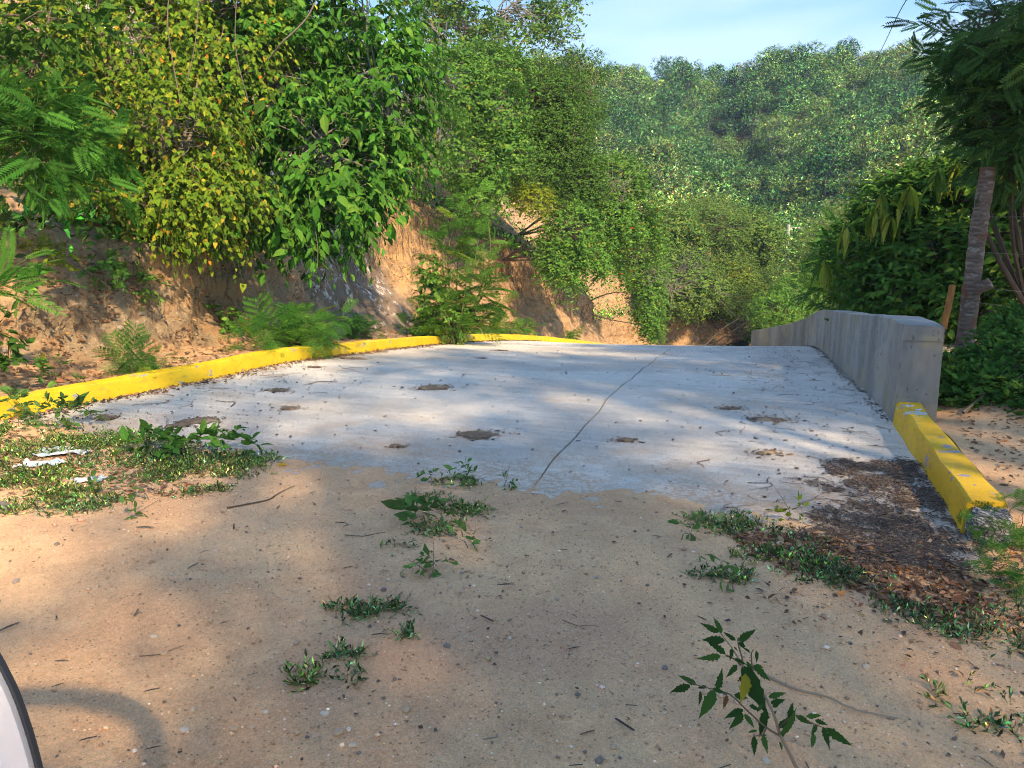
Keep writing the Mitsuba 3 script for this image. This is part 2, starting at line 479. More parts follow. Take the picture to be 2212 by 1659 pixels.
def joint_t(s):
    return np.interp(s, [3, 4.7, 6, 7.5, 8.9, 11.3, 15.3, 20, 26, 40], [-1.42, -1.50, -1.58, -1.64, -1.70, -1.87, -2.16, -2.45, -2.7, -3.0]) + .012 * np.sin(s * 2.1) + .008 * np.sin(s * 5.3 + 1)


def slab(s0f, s1f, tl, tr, ns, nt):
    """one cast slab: a top sheet with rounded arrises and a skirt; s0f and s1f give its ends at each share across."""
    q = np.linspace(0, 1, nt)
    rows = []
    for u in np.linspace(0, 1, ns):
        s = np.array([s0f(a) * (1 - u) + s1f(a) * u for a in q])
        t = tl(s) * (1 - q) + tr(s) * q
        X, Y = xy(s, t)
        rows.append(np.stack([X, Y, zroad(s, t) + .02], -1))
    top = np.array(rows)
    ring = lambda a, dz: np.vstack([a[:1] + [0, 0, -dz], a, a[-1:] + [0, 0, -dz]])
    full = np.empty((ns + 4, nt + 4, 3))
    full[2:-2, 2:-2] = top
    full[2:-2, 1], full[2:-2, -2] = top[:, 0], top[:, -1]
    full[1, 1:-1], full[-2, 1:-1] = full[2, 1:-1], full[-3, 1:-1]
    full[1:-1, 0], full[1:-1, -1] = full[1:-1, 1] - [0, 0, .1], full[1:-1, -2] - [0, 0, .1]
    full[0], full[-1] = full[1] - [0, 0, .1], full[-2] - [0, 0, .1]
    inner = full[2:-2, 2:-2]
    full[1:-1, 1, 2] -= .006
    full[1:-1, -2, 2] -= .006
    full[1, 2:-2, 2] -= .006
    full[-2, 2:-2, 2] -= .006
    a = unit(full[2:-2, 3] - full[2:-2, 2]) * .008
    full[2:-2, 2] += a
    b = unit(full[2:-2, -4] - full[2:-2, -3]) * .008
    full[2:-2, -3] += b
    return full.reshape(-1, 3), grid_faces(ns + 4, nt + 4)[:, [0, 2, 1]]


tkf = lambda s: np.interp(s, KS, KT) + .02
twf = lambda s: np.interp(s, WS, WT) + .03
labels["concrete_road"] = {"label": "pale broom-finished concrete road that dips over a crest", "kind": "structure"}
cross = [lambda a: 3.6, lambda a: 9.42 + 1.25 * a, lambda a: 18.0 + a, lambda a: 27 + a, lambda a: 40 + a]
crossr = [lambda a: 3.4, lambda a: 10.68 + .62 * a + .0, lambda a: 19.0 + .5 * a, lambda a: 28 + .5 * a, lambda a: 41 + .5 * a]
for k in range(4):
    e = .004 if k else 0
    for side in (0, 1):
        cr = crossr if side else cross
        g0, g1 = cr[k], cr[k + 1]
        lo = (lambda s: joint_t(s) + .007) if side else tkf
        hi = twf if side else (lambda s: joint_t(s) - .007)
        m = slab(lambda a: g0(a) + .004, lambda a: g1(a) - .004, lo, hi, 70 if k < 2 else 30, 40)
        part("slab", "concrete_road", mikit.ply(m, "m_concrete", smooth=40))


# ---------------------------------------------------------------- kerbs and wall: swept sections
def sweep(s, tin, w0, w1, h, bottom=.15, off=0.0, seed=1, wob=.006, ends=True, bevel=.018, base=None):
    """a beam along the road: tin = its road-side face (t), going outwards by w0 at the foot and w1 at the top (negative: to the left)."""
    sg = np.sign(w1)
    zb = zroad(s, tin) if base is None else base
    lean = (abs(w0) - abs(w1)) * .5 * sg
    sec = [(0, -bottom), (lean * .9, h - bevel), (lean + sg * bevel * .9, h), (w0 - lean - sg * bevel * .9, h), (w0 - lean * .9, h - bevel), (w0, -bottom)]
    rows = []
    nn = len(sec)
    rng = np.random.default_rng(seed)
    ph = rng.random(nn) * 9
    for k, (dt, dz) in enumerate(sec):
        wv = wob * np.sin(s * 2.3 + ph[k]) + wob * .7 * np.sin(s * 7.1 + 2 * ph[k])
        hh = dz if np.isscalar(h) else dz
        X, Y = xy(s, tin + off + dt + wv)
        rows.append(np.stack([X, Y, zb + hh + wv * .6], -1))
    v = np.stack(rows, 1)
    n = len(s)
    f = grid_faces(n, nn)
    v2 = v.reshape(-1, 3)
    caps = []
    for r in (0, n - 1):
        o = r * nn
        tri = np.array([[o, o + k, o + k + 1] for k in range(1, nn - 1)])
        caps.append(tri if r == 0 else tri[:, ::-1])
    return (v2, np.vstack([f] + (caps if ends else [])))


key = thing("road_kerb", "long bright yellow kerb curving along the left side of the concrete at the foot of the bank", "kerb")
jn = [2.0, 9.1, 19.0, 24.5, 30.0, 37.0]
for a, b in zip(jn[:-1], jn[1:]):
    s = np.arange(a + .004, b - .003, .12)
    s[-1] = b - .004
    part("kerb_length", key, mikit.ply(sweep(s, np.interp(s, KS, KT), -.24, -.20, .205, seed=3), "m_yellow", smooth=35))
key = thing("road_kerb", "short broken-off yellow kerb in front of the grey wall on the right", "kerb")
s = np.arange(4.72, 7.62, .06)
part("painted_kerb", key, mikit.ply(sweep(s, np.interp(s, WS, WT), .25, .19, .225, seed=5, wob=.007), "m_yellow_worn", smooth=35))
# rough broken concrete core that shows on the kerb's near end
rng = np.random.default_rng(11)
X, Y = xy(4.66, 1.07 + .115)
core = trimesh.creation.icosphere(3)
v = core.vertices
v = np.sign(v) * np.abs(v) ** .45 * [.105, .075, .15]
v = v + unit(v) * ((nfbm(v * 28, 3, 2) - .5) * .05)[:, None]
R = np.array([[UC, US], [-US, UC]])
v = np.column_stack([v[:, :2] @ R.T * [1, 1], v[:, 2]])
part("broken_end", key, mikit.ply((v + [X, Y, .05], core.faces), "m_gravel", smooth=20), "rough broken grey concrete end with loose aggregate")

key = thing("parapet_wall", "low grey cast concrete wall descending along the right side of the road", "wall")
wj = [7.58, 13.6, 19.6, 25.2, 29.2, 33.0]
for k, (a, b) in enumerate(zip(wj[:-1], wj[1:])):
    s = np.arange(a + .004, b - .003, .1)
    s[-1] = b - .004
    h = .93
    tin = np.interp(s, WS, WT)
    part("wall_panel", key, mikit.ply(sweep(s, tin, .36, .335, h, seed=8, wob=.006, bevel=.010), "m_wall", smooth=35))
# spalled cap mortar on the wall's near end
s = np.array([7.568, 7.579])
part("cap_mortar", key, mikit.ply(sweep(s, np.array([1.062, 1.062]), .326, .326, .926, bottom=-.79, seed=9, wob=.008, bevel=.012), "m_wall", smooth=20), "ragged band of broken cap mortar on the end face")

# ---------------------------------------------------------------- plant builder
LEAF_OVATE = (np.array([[0, 0, 0], [-.20, .30, .05], [0, .30, .0], [.20, .30, .05], [-.19, .62, .03], [0, .62, -.03], [.19, .62, .03], [0, 1.0, -.14]]),
              np.array([[0, 2, 1], [0, 3, 2], [1, 2, 5], [1, 5, 4], [2, 3, 6], [2, 6, 5], [4, 5, 7], [5, 6, 7]]))
LEAF_HEART = (np.array([[0, 0, 0], [-.34, -.02, .03], [.34, -.02, .03], [-.33, .38, .05], [0, .38, -.01], [.33, .38, .05], [0, 1.0, -.12]]),
              np.array([[0, 4, 1], [0, 2, 4], [1, 4, 3], [2, 5, 4], [3, 4, 6], [4, 5, 6]]))
LEAF_LANCE = (np.array([[0, 0, 0], [-.10, .25, .04], [0, .25, 0], [.10, .25, .04], [-.10, .6, .0], [0, .6, -.05], [.10, .6, .0], [0, 1.0, -.2]]), LEAF_OVATE[1])
LEAF_SMALL = (np.array([[0, 0, 0], [-.27, .5, .07], [.27, .5, .07], [0, 1.0, -.03]]), np.array([[0, 3, 1], [0, 2, 3]]))
LEAF_NARROW = (np.array([[0, 0, 0], [-.15, .5, .04], [.15, .5, .04], [0, 1.0, -.05]]), np.array([[0, 3, 1], [0, 2, 3]]))


def frond(npin, nleaf, pl, ll, droop=.25, two=True):
    """a feathery leaf, one unit long: a rachis with pinnae that carry leaflets (two=True) or with plain leaflets."""
    mb = MB()
    tube_lines = []
    y = np.linspace(0, 1, 7)
    rach = np.stack([0 * y, y, -droop * y**2], -1)
    tube_lines.append(rach)
    pos, ax, sz = [], [], []
    for i in range(npin):
        f = .22 + .78 * (i + .5) / npin
        b = np.array([0, f, -droop * f * f])
        L = pl * (1 - .55 * abs(f - .55))
        for sd in (-1, 1):
            d = unit(np.array([sd * .85, .55, .10 - .3 * f]))
            if two:
                for k in range(nleaf):
                    g = (k + .6) / nleaf
                    o = b + d * L * g + np.array([0, 0, -.12 * L * g * g])
                    for s2 in (-1, 1):
                        side = np.array([-d[1] * sd * s2, d[0] * sd * s2, 0])
                        pos.append(o)
                        ax.append(unit(side * .9 + d * .45))
                        sz.append(ll * (1 - .4 * abs(g - .5)))
            else:
                pos.append(b)
                ax.append(d)
                sz.append(L)
    pos.append(rach[-1])
    ax.append(np.array([0, 1, -.4]))
    sz.append(ll if two else pl * .8)
    ax = np.array(ax)
    nr = np.tile([0, 0, 1.0], (len(pos), 1)) + np.random.default_rng(2).normal(0, .18, (len(pos), 3))
    v, f = place(LEAF_NARROW, np.array(pos), ax, nr, np.array(sz))
    if two:
        v, f = v, f
    rv, rf = tubes(np.array(tube_lines), np.linspace(.010, .003, 7)[None], 3)
    n = len(v)
    return np.vstack([v, rv]), np.vstack([f, rf + n])


FROND_FINE = frond(7, 7, .36, .085)
FROND_MID = frond(5, 8, .42, .125)
FROND_PLAIN = frond(12, 1, .25, .2, .2, False)


def pick(rng, palette, n, jit=.16):
    cols = np.array([c for c, w in palette], float)
    w = np.array([w for c, w in palette], float)
    c = cols[rng.choice(len(cols), n, p=w / w.sum())]
    return 1.3 * c * np.exp(rng.normal(0, jit, (n, 1))) * np.exp(rng.normal(0, jit * .3, (n, 3)))


def in_lumps(rng, lumps, n, inner=.45, freq=1.3, thr=.36, seed=0, flat=1.0):
    L = np.array(lumps, float)
    w = L[:, 3] * L[:, 5] + L[:, 3] * L[:, 4]
    out, outd, have = [], [], 0
    while have < n:
        m = int((n - have) * 1.8) + 20
        i = rng.choice(len(L), m, p=w / w.sum())
        d = unit(rng.normal(size=(m, 3)))
        r = inner + (1 - inner) * rng.random(m) ** .6
        r = r * (.80 + .42 * nnoise(d * 2.6 + i[:, None] * 7.7, seed + 3))
        p = L[i, :3] + d * L[i, 3:6] * r[:, None]
        ok = nfbm(p * freq, 3, seed) > thr
        out.append(p[ok])
        outd.append(unit(d[ok] / L[i[ok], 3:6]))
        have += ok.sum()
    return np.concatenate(out)[:n], np.concatenate(outd)[:n]


def leafy(rng, p, d, tmpl, size, per, twig, palette, droop=.5, up=.35, spread=.8, jit=.16, hang=0.0, svar=.25, nn=.42, lay=.0):
    """twigs that start at p along d, each with leaves on both sides -> leaf mesh (v, f, c) and the twigs' lines."""
    n = len(p)
    d0 = d
    d = unit(d * 1.0 + rng.normal(0, .45, (n, 3)) + [0, 0, up])
    L = twig * np.exp(rng.normal(0, .25, n))
    g = np.linspace(0, 1, 4)
    lines = p[:, None] + d[:, None] * (L[:, None] * g)[..., None] + np.array([0, 0, -1.0]) * (droop * L[:, None] * g**2)[..., None]
    f = (np.arange(per) + .8) / per
    f = np.clip(f[None] + rng.normal(0, .08, (n, per)), .05, 1)
    q = p[:, None] + d[:, None] * (L[:, None] * f)[..., None] + np.array([0, 0, -1.0]) * (droop * L[:, None] * f**2)[..., None]
    side = unit(np.cross(d, [0, 0, 1.0]) + rng.normal(0, .1, (n, 3)))
    sg = np.where(np.arange(per) % 2 == 0, 1, -1)
    sg = np.where(f > .93, 0, sg)
    ax = unit(d[:, None] * .7 + side[:, None] * (sg * spread)[..., None] + rng.normal(0, .3, (n, per, 3)) + np.array([0, 0, -hang]))
    ax = unit(ax - lay * (ax * d0[:, None]).sum(-1, keepdims=True) * d0[:, None])
    nr = np.array([0, 0, .8]) + rng.normal(0, nn, (n, per, 3)) + d0[:, None] * 1.0 * (1 + .5 * hang)
    sz = size * np.exp(rng.normal(0, svar, (n, per)))
    q, ax, nr, sz = q.reshape(-1, 3), ax.reshape(-1, 3), nr.reshape(-1, 3), sz.ravel()
    v, fc = place(tmpl, q, ax, nr, sz)
    c = np.repeat(pick(rng, palette, n * per, jit), len(tmpl[0]), 0)
    return v, fc, c, lines, (q, ax, nr, sz)


def limbs(rng, root, lumps, r0, k=8):
    lines, rad = [], []
    for l in lumps:
        c = np.array(l[:3], float)
        a = np.array(root, float) + rng.normal(0, .04, 3) * [1, 1, 0]
        m = a + (c - a) * .5 + rng.normal(0, .12, 3) * np.linalg.norm(c - a) * .5 + [0, 0, .1 * np.linalg.norm(c - a)]
        lines.append(curve([a, m, c + rng.normal(0, .1, 3)], k))
        rad.append(np.linspace(r0, r0 * .22, k))
    return np.array(lines), np.array(rad)


def links(rng, p, lumps, share, r, k=5):
    """thin branches from the lumps' middles to some of the twigs."""
    L = np.array(lumps, float)
    sel = rng.choice(len(p), max(1, int(len(p) * share)), replace=False)
    q = p[sel]
    i = np.argmin((((q[:, None] - L[None, :, :3]) / L[None, :, 3:6]) ** 2).sum(-1), 1)
    a = L[i, :3] + rng.normal(0, .2, (len(q), 3)) * L[i, 3:6]
    g = np.linspace(0, 1, k)[None, :, None]
    bow = rng.normal(0, .10, (len(q), 1, 3)) * np.linalg.norm(q - a, axis=1)[:, None, None]
    return a[:, None] + (q - a)[:, None] * g + bow * np.sin(g * np.pi), np.tile(np.linspace(r, r * .35, k), (len(q), 1))


BARK = (.17, .135, .105)
GREY_BARK = (.30, .275, .25)


def plant(name, label, cat, lumps, tmpl, size, n, per, twig, palette, seed, root=None, r0=.03, droop=.5, up=.35, hang=0, inner=.45, freq=1.3, thr=.36, group=None, bsdf="m_leaf",
          bark=BARK, share=.10, jit=.16, spread=.8, stem="stem", leaves="foliage", twig_r=.004, key=None, skip=None, link_r=None, lay=.0):
    rng = np.random.default_rng(seed)
    p, d = in_lumps(rng, lumps, n, inner, freq, thr, seed)
    if skip is not None:
        ok = ~skip(p)
        p, d = p[ok], d[ok]
    v, f, c, tl, info = leafy(rng, p, d, tmpl, size, per, twig, palette, droop, up, spread, jit, hang, lay=lay)
    key = key or thing(name, label, cat, group)
    if root is None:
        L = np.array(lumps)
        for w in np.arange(0, 5, .4):
            x, y = L[:, 0].mean() - .85 * w, L[:, 1].mean() + .25 + .5 * w
            if hill_z(x, y)[0] > L[:, 2].mean() - .9:
                break
        root = (x, y, float(hill_z(x, y)[0]) - .08)
    mb = MB()
    mb.add(v, f, c)
    part(leaves, key, mb.ply(bsdf), kind="stuff")
    tb = MB()
    a, b = limbs(rng, root, lumps, r0)
    tb.add(*tubes(a, b, 6), bark)
    a, b = links(rng, p, lumps, share, link_r or max(r0 * .28, .004))
    tb.add(*tubes(a, b, 4), bark)
    tb.add(*tubes(tl, np.tile(np.linspace(twig_r * .6, twig_r * .25, 4), (len(tl), 1)), 3), np.array(bark) * .35 + np.array(palette[0][0]) * .65)
    part(stem, key, tb.ply("m_matt"), kind="stuff" if n < 60 else None)
    return key, info


def dead_sticks(key, rng, centre, rad, n, length, col=(.36, .32, .29), r=.006):
    """bare grey twigs, as one part of a plant."""
    c = np.array(centre, float)
    o = c + rng.normal(0, .3, (n, 3)) * rad
    d = unit(rng.normal(0, 1, (n, 3)) + [0.2, -.6, .5])
    g = np.linspace(0, 1, 5)[None, :, None]
    b = rng.normal(0, .18, (n, 1, 3))
    L = length * np.exp(rng.normal(0, .35, n))[:, None, None]
    lines = o[:, None] + d[:, None] * L * g + b * L * g**2
    tb = MB()
    tb.add(*tubes(lines, np.tile(np.linspace(r, r * .3, 5), (n, 1)), 4), col)
    part("bare_twig", key, tb.ply("m_matt"), "bare grey dead twigs")


# ---------------------------------------------------------------- vegetation of the left bank
VINE = [(-6.3, 11.0, 2.89, 1.14, 1.1, 0.87), (-4.99, 11.0, 3.08, 1.14, 1.1, 1.01), (-5.99, 12.2, 4.51, 1.64, 1.2, 1.12), (-6.91, 11.5, 4.22, 0.91, 1.2, 1.05), (-4.29, 10.7, 2.25, 0.85, 0.8, 0.62), (-4.54, 12.6, 4.33, 1.15, 1.2, 1.15), (-4.93, 10.3, 2.16, 0.82, 0.6, 0.38), (-5.21, 13.0, 5.32, 1.59, 1.2, 0.95), (-5.79, 10.2, 2.16, 0.56, 0.5, 0.25)]
BROAD = [(-3.01, 12.6, 2.93, 1.23, 1.0, 1.08), (-3.77, 13.4, 4.21, 1.23, 1.1, 1.23), (-2.25, 13.6, 4.17, 0.91, 1.1, 1.41), (-2.69, 14.5, 5.51, 1.33, 1.2, 1.06), (-3.79, 11.9, 2.24, 0.65, 0.7, 0.51), (-3.01, 12.2, 2.26, 0.89, 0.7, 0.56), (-2.02, 13.4, 3.09, 0.49, 0.7, 0.65), (-4.16, 14.2, 5.66, 1.3, 1.1, 0.95)]
PINN = [(-4.98, 8.0, 2.76, 0.54, 0.5, 0.22), (-4.71, 8.4, 2.6, 0.44, 0.5, 0.2), (-4.91, 7.9, 2.41, 0.39, 0.4, 0.17), (-5.61, 8.0, 2.6, 0.44, 0.6, 0.39)]
DARK = [(-4.83, 8.6, 3.94, 0.52, 0.5, 0.29), (-4.48, 8.8, 4.14, 0.32, 0.4, 0.27), (-5.3, 8.8, 3.57, 0.32, 0.4, 0.21), (-5.72, 8.6, 3.9, 0.58, 0.6, 0.47)]
LIGHT_TREE = [(-1.81, 30.0, 9.48, 1.46, 1.5, 1.28), (-0.1, 30.0, 9.96, 1.83, 1.5, 1.1), (1.66, 31.0, 10.24, 1.04, 1.2, 0.85), (1.4, 31.0, 9.16, 1.13, 1.0, 0.57), (-2.5, 28.0, 8.51, 1.02, 1.3, 1.37), (-0.76, 29.0, 8.52, 1.41, 1.2, 0.71), (-2.39, 29.0, 10.6, 2.12, 1.5, 1.06)]
SHRUB_LIGHT = [(-1.68, 24.0, 6.23, 1.02, 1.3, 1.17), (-0.67, 25.0, 5.73, 1.22, 1.3, 1.22), (-1.88, 22.0, 4.63, 0.6, 0.9, 0.8), (-0.31, 25.0, 4.47, 0.84, 1.0, 0.76), (-1.21, 24.0, 4.09, 0.88, 1.0, 0.88), (-0.87, 27.0, 7.24, 1.48, 1.2, 0.82), (-0.94, 24.0, 3.26, 0.73, 0.8, 0.51)]
FINE_TREE = [(1.08, 29.0, 6.7, 1.33, 1.6, 1.41), (1.6, 29.0, 5.41, 1.33, 1.6, 1.41), (0.56, 28.0, 4.17, 1.02, 1.2, 0.94), (2.38, 30.0, 4.01, 1.28, 1.4, 1.1), (2.75, 33.0, 7.77, 1.21, 1.6, 1.61)]
YELLOW_BUSH = [(0.69, 26.5, 3.1, 0.73, 0.6, 0.45), (0.22, 26.3, 3.34, 0.32, 0.4, 0.29)]
HANGING_BUSH = [(2.08, 28.0, 2.07, 1.11, 1.2, 1.02), (2.81, 28.5, 1.07, 0.87, 1.0, 0.96), (1.89, 27.5, 0.6, 0.37, 0.6, 1.01), (1.38, 27.2, 1.1, 0.41, 0.6, 0.66)]
BUSH_RED = [(3.86, 32.0, 4.17, 1.56, 1.4, 0.98), (4.65, 32.0, 2.88, 1.37, 1.4, 1.17), (3.58, 31.0, 2.66, 1.13, 1.2, 1.13), (5.23, 33.0, 1.56, 1.11, 1.2, 1.21)]
SPUR_BUSH = [(6.78, 38.0, -0.95, 0.65, 1.0, 1.74), (6.38, 38.0, 0.88, 1.16, 1.3, 1.39), (7.06, 38.0, -2.33, 0.42, 0.7, 0.81)]
SLOPE1 = [(10.28, 50.0, 2.4, 1.52, 2.0, 1.52)]
SLOPE2 = [(13.39, 53.0, 3.37, 2.1, 2.2, 1.45)]
SLOPE3 = [(16.57, 55.0, 2.48, 2.01, 2.2, 1.68)]
SLOPE4 = [(19.01, 56.0, 0.51, 1.54, 2.0, 1.88)]
SLOPE5 = [(10.55, 48.0, -0.19, 1.61, 2.0, 1.46)]
SLOPE6 = [(13.96, 51.0, 0.0, 1.87, 2.0, 1.55)]
SLOPE7 = [(16.86, 52.0, -1.9, 1.74, 1.8, 1.43)]
SLOPE8 = [(12.77, 49.5, -2.33, 1.81, 1.6, 1.21)]
SLOPE9 = [(9.94, 47.5, -2.17, 1.16, 1.5, 1.16)]
SLOPE10 = [(17.81, 50.0, -2.98, 1.22, 1.6, 1.22)]
SLOPE11 = [(14.48, 50.0, -0.56, 0.91, 0.9, 0.85)]
MESQUITE = [(6.49, 11.0, 4.52, 0.5, 0.9, 0.47), (7.21, 11.4, 3.83, 0.76, 1.0, 0.56), (6.69, 11.2, 3.29, 0.38, 0.6, 0.31), (7.57, 11.5, 4.65, 0.84, 1.2, 0.84), (7.88, 11.6, 3.29, 0.78, 1.0, 0.57), (7.23, 11.5, 3.14, 0.49, 0.7, 0.32)]
MANGO = [(8.12, 16.0, 2.45, 0.88, 1.3, 0.54), (8.59, 15.2, 2.67, 0.83, 1.3, 0.56), (9.53, 15.0, 2.75, 0.82, 1.2, 0.55), (7.77, 16.5, 1.51, 0.8, 1.4, 0.75), (8.34, 15.0, 1.34, 1.1, 1.4, 0.91), (9.07, 14.2, 1.53, 0.87, 1.3, 0.95), (7.78, 15.0, 0.63, 1.01, 1.2, 0.64), (8.55, 14.0, 0.52, 0.85, 1.0, 0.51), (10.07, 14.5, 2.04, 0.97, 1.4, 1.24)]
ACACIA = [(7.63, 19.0, 0.81, 0.7, 1.0, 0.52), (7.79, 17.5, 0.56, 0.96, 1.1, 0.53), (7.76, 19.5, 0.02, 0.65, 0.9, 0.42), (7.46, 16.0, 0.07, 0.88, 0.9, 0.34)]
BRIGHT_BUSH = [(12.94, 37.0, -1.55, 1.13, 1.4, 0.79), (14.17, 38.0, -0.95, 0.93, 1.4, 0.93)]
LOW_BUSH = [(5.54, 8.9, 0.05, 0.41, 0.5, 0.24), (5.76, 8.6, 0.22, 0.37, 0.6, 0.31), (5.01, 7.4, -0.05, 0.36, 0.5, 0.23), (4.62, 7.6, -0.05, 0.21, 0.35, 0.16), (4.97, 8.4, 0.09, 0.13, 0.3, 0.26)]
EDGE_WEED = [(2.74, 3.9, 0.14, 0.14, 0.15, 0.11), (2.51, 3.5, 0.08, 0.13, 0.15, 0.11), (2.29, 3.2, 0.05, 0.1, 0.15, 0.06)]
MID_RIGHT = [(17.46, 42.0, 1.79, 1.79, 2.0, 1.28), (20.42, 46.0, 2.88, 1.96, 2.0, 1.4), (18.31, 48.0, 0.67, 1.46, 2.0, 1.17)]

P_VINE = [((.16, .24, .022), 4), ((.11, .20, .02), 4), ((.07, .145, .018), 3), ((.26, .27, .03), 1.2), ((.40, .30, .035), .35), ((.46, .19, .03), .14)]
P_BROAD = [((.055, .165, .022), 4), ((.08, .215, .03), 3), ((.045, .12, .02), 2), ((.12, .25, .035), 1), ((.45, .36, .04), .03)]
P_PINN = [((.05, .15, .025), 3), ((.07, .19, .03), 2)]
P_DARK = [((.045, .11, .02), 3), ((.06, .14, .025), 2)]
P_LIGHT = [((.115, .225, .045), 3), ((.09, .185, .045), 3), ((.15, .22, .04), 1), ((.38, .26, .04), .05)]
P_MIX = [((.115, .25, .04), 3), ((.085, .20, .04), 3), ((.18, .30, .05), 1.2), ((.30, .25, .04), .08)]
P_FINE = [((.07, .155, .032), 3), ((.09, .18, .035), 2), ((.10, .18, .03), .6)]
P_YEL = [((.22, .27, .025), 3), ((.14, .21, .025), 2)]
P_OLIVE = [((.13, .23, .05), 3), ((.105, .195, .045), 3), ((.19, .27, .055), 1.2), ((.30, .22, .05), .15)]
P_MANGO = [((.065, .15, .025), 3), ((.095, .19, .03), 2), ((.05, .12, .022), 2), ((.14, .22, .035), .5)]

key_vine, _ = plant("vine_thicket", "yellow-green thicket of hanging heart-shaped leaves sprawling over the left end of the bank", "shrub", [(x, y + .25, z + .1, a, b * .85, c) for x, y, z, a, b, c in VINE], LEAF_HEART, .068, 7000, 6, .30, P_VINE, 31,
                    root=(-4.9, 10.9, 2.0), r0=.03, droop=.8, up=.1, hang=1.1, freq=1.6, thr=.40, bark=(.26, .215, .165), share=.08)
key_broad, info = plant("broad_leaf_tree", "overhanging tree with large glossy drooping leaves at the middle of the bank", "tree", BROAD, LEAF_OVATE, .150, 3000, 6, .42, P_BROAD, 32,
                        root=(-3.6, 14.6, 3.0), r0=.06, droop=.55, up=.2, hang=.95, freq=1.1, thr=.40, bark=(.30, .27, .235), stem="trunk", leaves="crown", share=.12, key=thing("broad_leaf_tree", "overhanging tree with large glossy drooping leaves at the middle of the bank", "tree"))
# its nearest leaves, each a part
q, ax, nr, sz = info
rng = np.random.default_rng(77)
near = np.argsort(q[:, 1] + rng.normal(0, .5, len(q)))[:260]
lv = {}
for i, (cols, w) in enumerate(P_BROAD[:4]):
    for b in (0, 1):
        lv[i, b] = mikit.ply(LEAF_OVATE, "m_leaf", smooth=False, color=np.tile(np.array(cols) * (1.0 + .2 * b), (8, 1)))
for m, i in enumerate(near):
    o = q[i] + np.array([0, -.10, .02]) + rng.normal(0, .06, 3)
    y = unit(ax[i] + rng.normal(0, .25, 3))
    z = unit(nr[i] - (nr[i] @ y) * y)
    x = np.cross(y, z)
    M = np.eye(4)
    k = sz[i] * 1.05
    M[:3, 0], M[:3, 1], M[:3, 2], M[:3, 3] = x * k, y * k, z * k, o
    part("leaf", key_broad, {**lv[int(rng.integers(4)), int(rng.integers(2))], "to_world": T(M)})

plant("feathery_shrub", "dark green feathery shrub reaching in at the left edge above the bare bank", "shrub", [(x, y, z + .12, a, b, c * .8) for x, y, z, a, b, c in PINN[:3]], FROND_PLAIN, .28, 130, 4, .3, P_PINN, 33, root=(-7.4, 9.3, 1.7), r0=.025, droop=.3, hang=.3, freq=1.2, thr=.34)
plant("dark_leaf_branch", "shaded branch with broad dark leaves hanging into the top left corner", "branch", DARK, LEAF_OVATE, .13, 170, 5, .3, P_DARK, 34, root=(-8.0, 9.2, 3.9), r0=.03, droop=.3, hang=.3, thr=.36)
rng = np.random.default_rng(35)


def spray(name, label, base, tips, tmpl, size, per, palette, seed, group=None, cat="plant", r=.008, droop=.25, start=.3, bsdf="m_leaf", each=False):
    """stems from a base to given tips, each with feathery leaves along it."""
    rng = np.random.default_rng(seed)
    key = thing(name, label, cat, group)
    tb, mb = MB(), MB()
    base = np.array(base, float)
    for tip in tips:
        tip = np.array(tip, float)
        Ln = np.linalg.norm(tip - base)
        mid = base + (tip - base) * .5 + np.array([0, 0, .12 * Ln]) + rng.normal(0, .05, 3) * Ln
        ln = curve([base, mid, tip], 10)
        tb.add(*tubes(ln[None], np.linspace(r, r * .35, 10)[None], 5), (.16, .17, .07))
        u = np.linspace(start, 1, per) + rng.normal(0, .03, per)
        q = np.stack([np.interp(u, np.linspace(0, 1, 10), ln[:, k]) for k in range(3)], -1)
        tang = unit(np.stack([np.interp(u, np.linspace(0, 1, 10), np.gradient(ln[:, k])) for k in range(3)], -1))
        side = unit(np.cross(tang, [0, 0, 1.0]) + 1e-3)
        ang = rng.random(per) * 6.28
        up2 = np.cross(side, tang)
        out = side * np.cos(ang)[:, None] + up2 * np.sin(ang)[:, None]
        ax = unit(out * .9 + tang * .55 + [0, 0, .05])
        ax[-1] = tang[-1]
        sz = size * (1.08 - .30 * u) * np.exp(rng.normal(0, .2, per))
        v, f = place(tmpl, q, ax, rng.normal(0, .3, (per, 3)) + [0, 0, 1], sz)
        mb.add(v, f, np.repeat(pick(rng, palette, per, .14), len(tmpl[0]), 0))
    part("foliage", key, mb.ply(bsdf), kind="stuff")
    part("stem", key, tb.ply("m_matt"))
    return key


spray("feathery_frond", "bright pinnate fronds poking in at the left edge in front of the bare soil", (-5.9, 7.35, .75), [(-4.25, 7.0, 1.32), (-4.55, 7.2, 1.5), (-4.4, 6.9, 1.16), (-4.7, 6.8, 1.25)], FROND_PLAIN, .40, 14, [((.07, .20, .03), 3), ((.11, .25, .04), 2)], 36, r=.01)
plant("ivy_clump", "small dark clump of round leaves at the left edge below the fronds", "plant", [(-4.95, 7.35, .72, .12, .15, .22)], LEAF_HEART, .07, 26, 5, .12, P_DARK, 37, root=(-5.2, 7.7, .4), r0=.008, thr=.2)

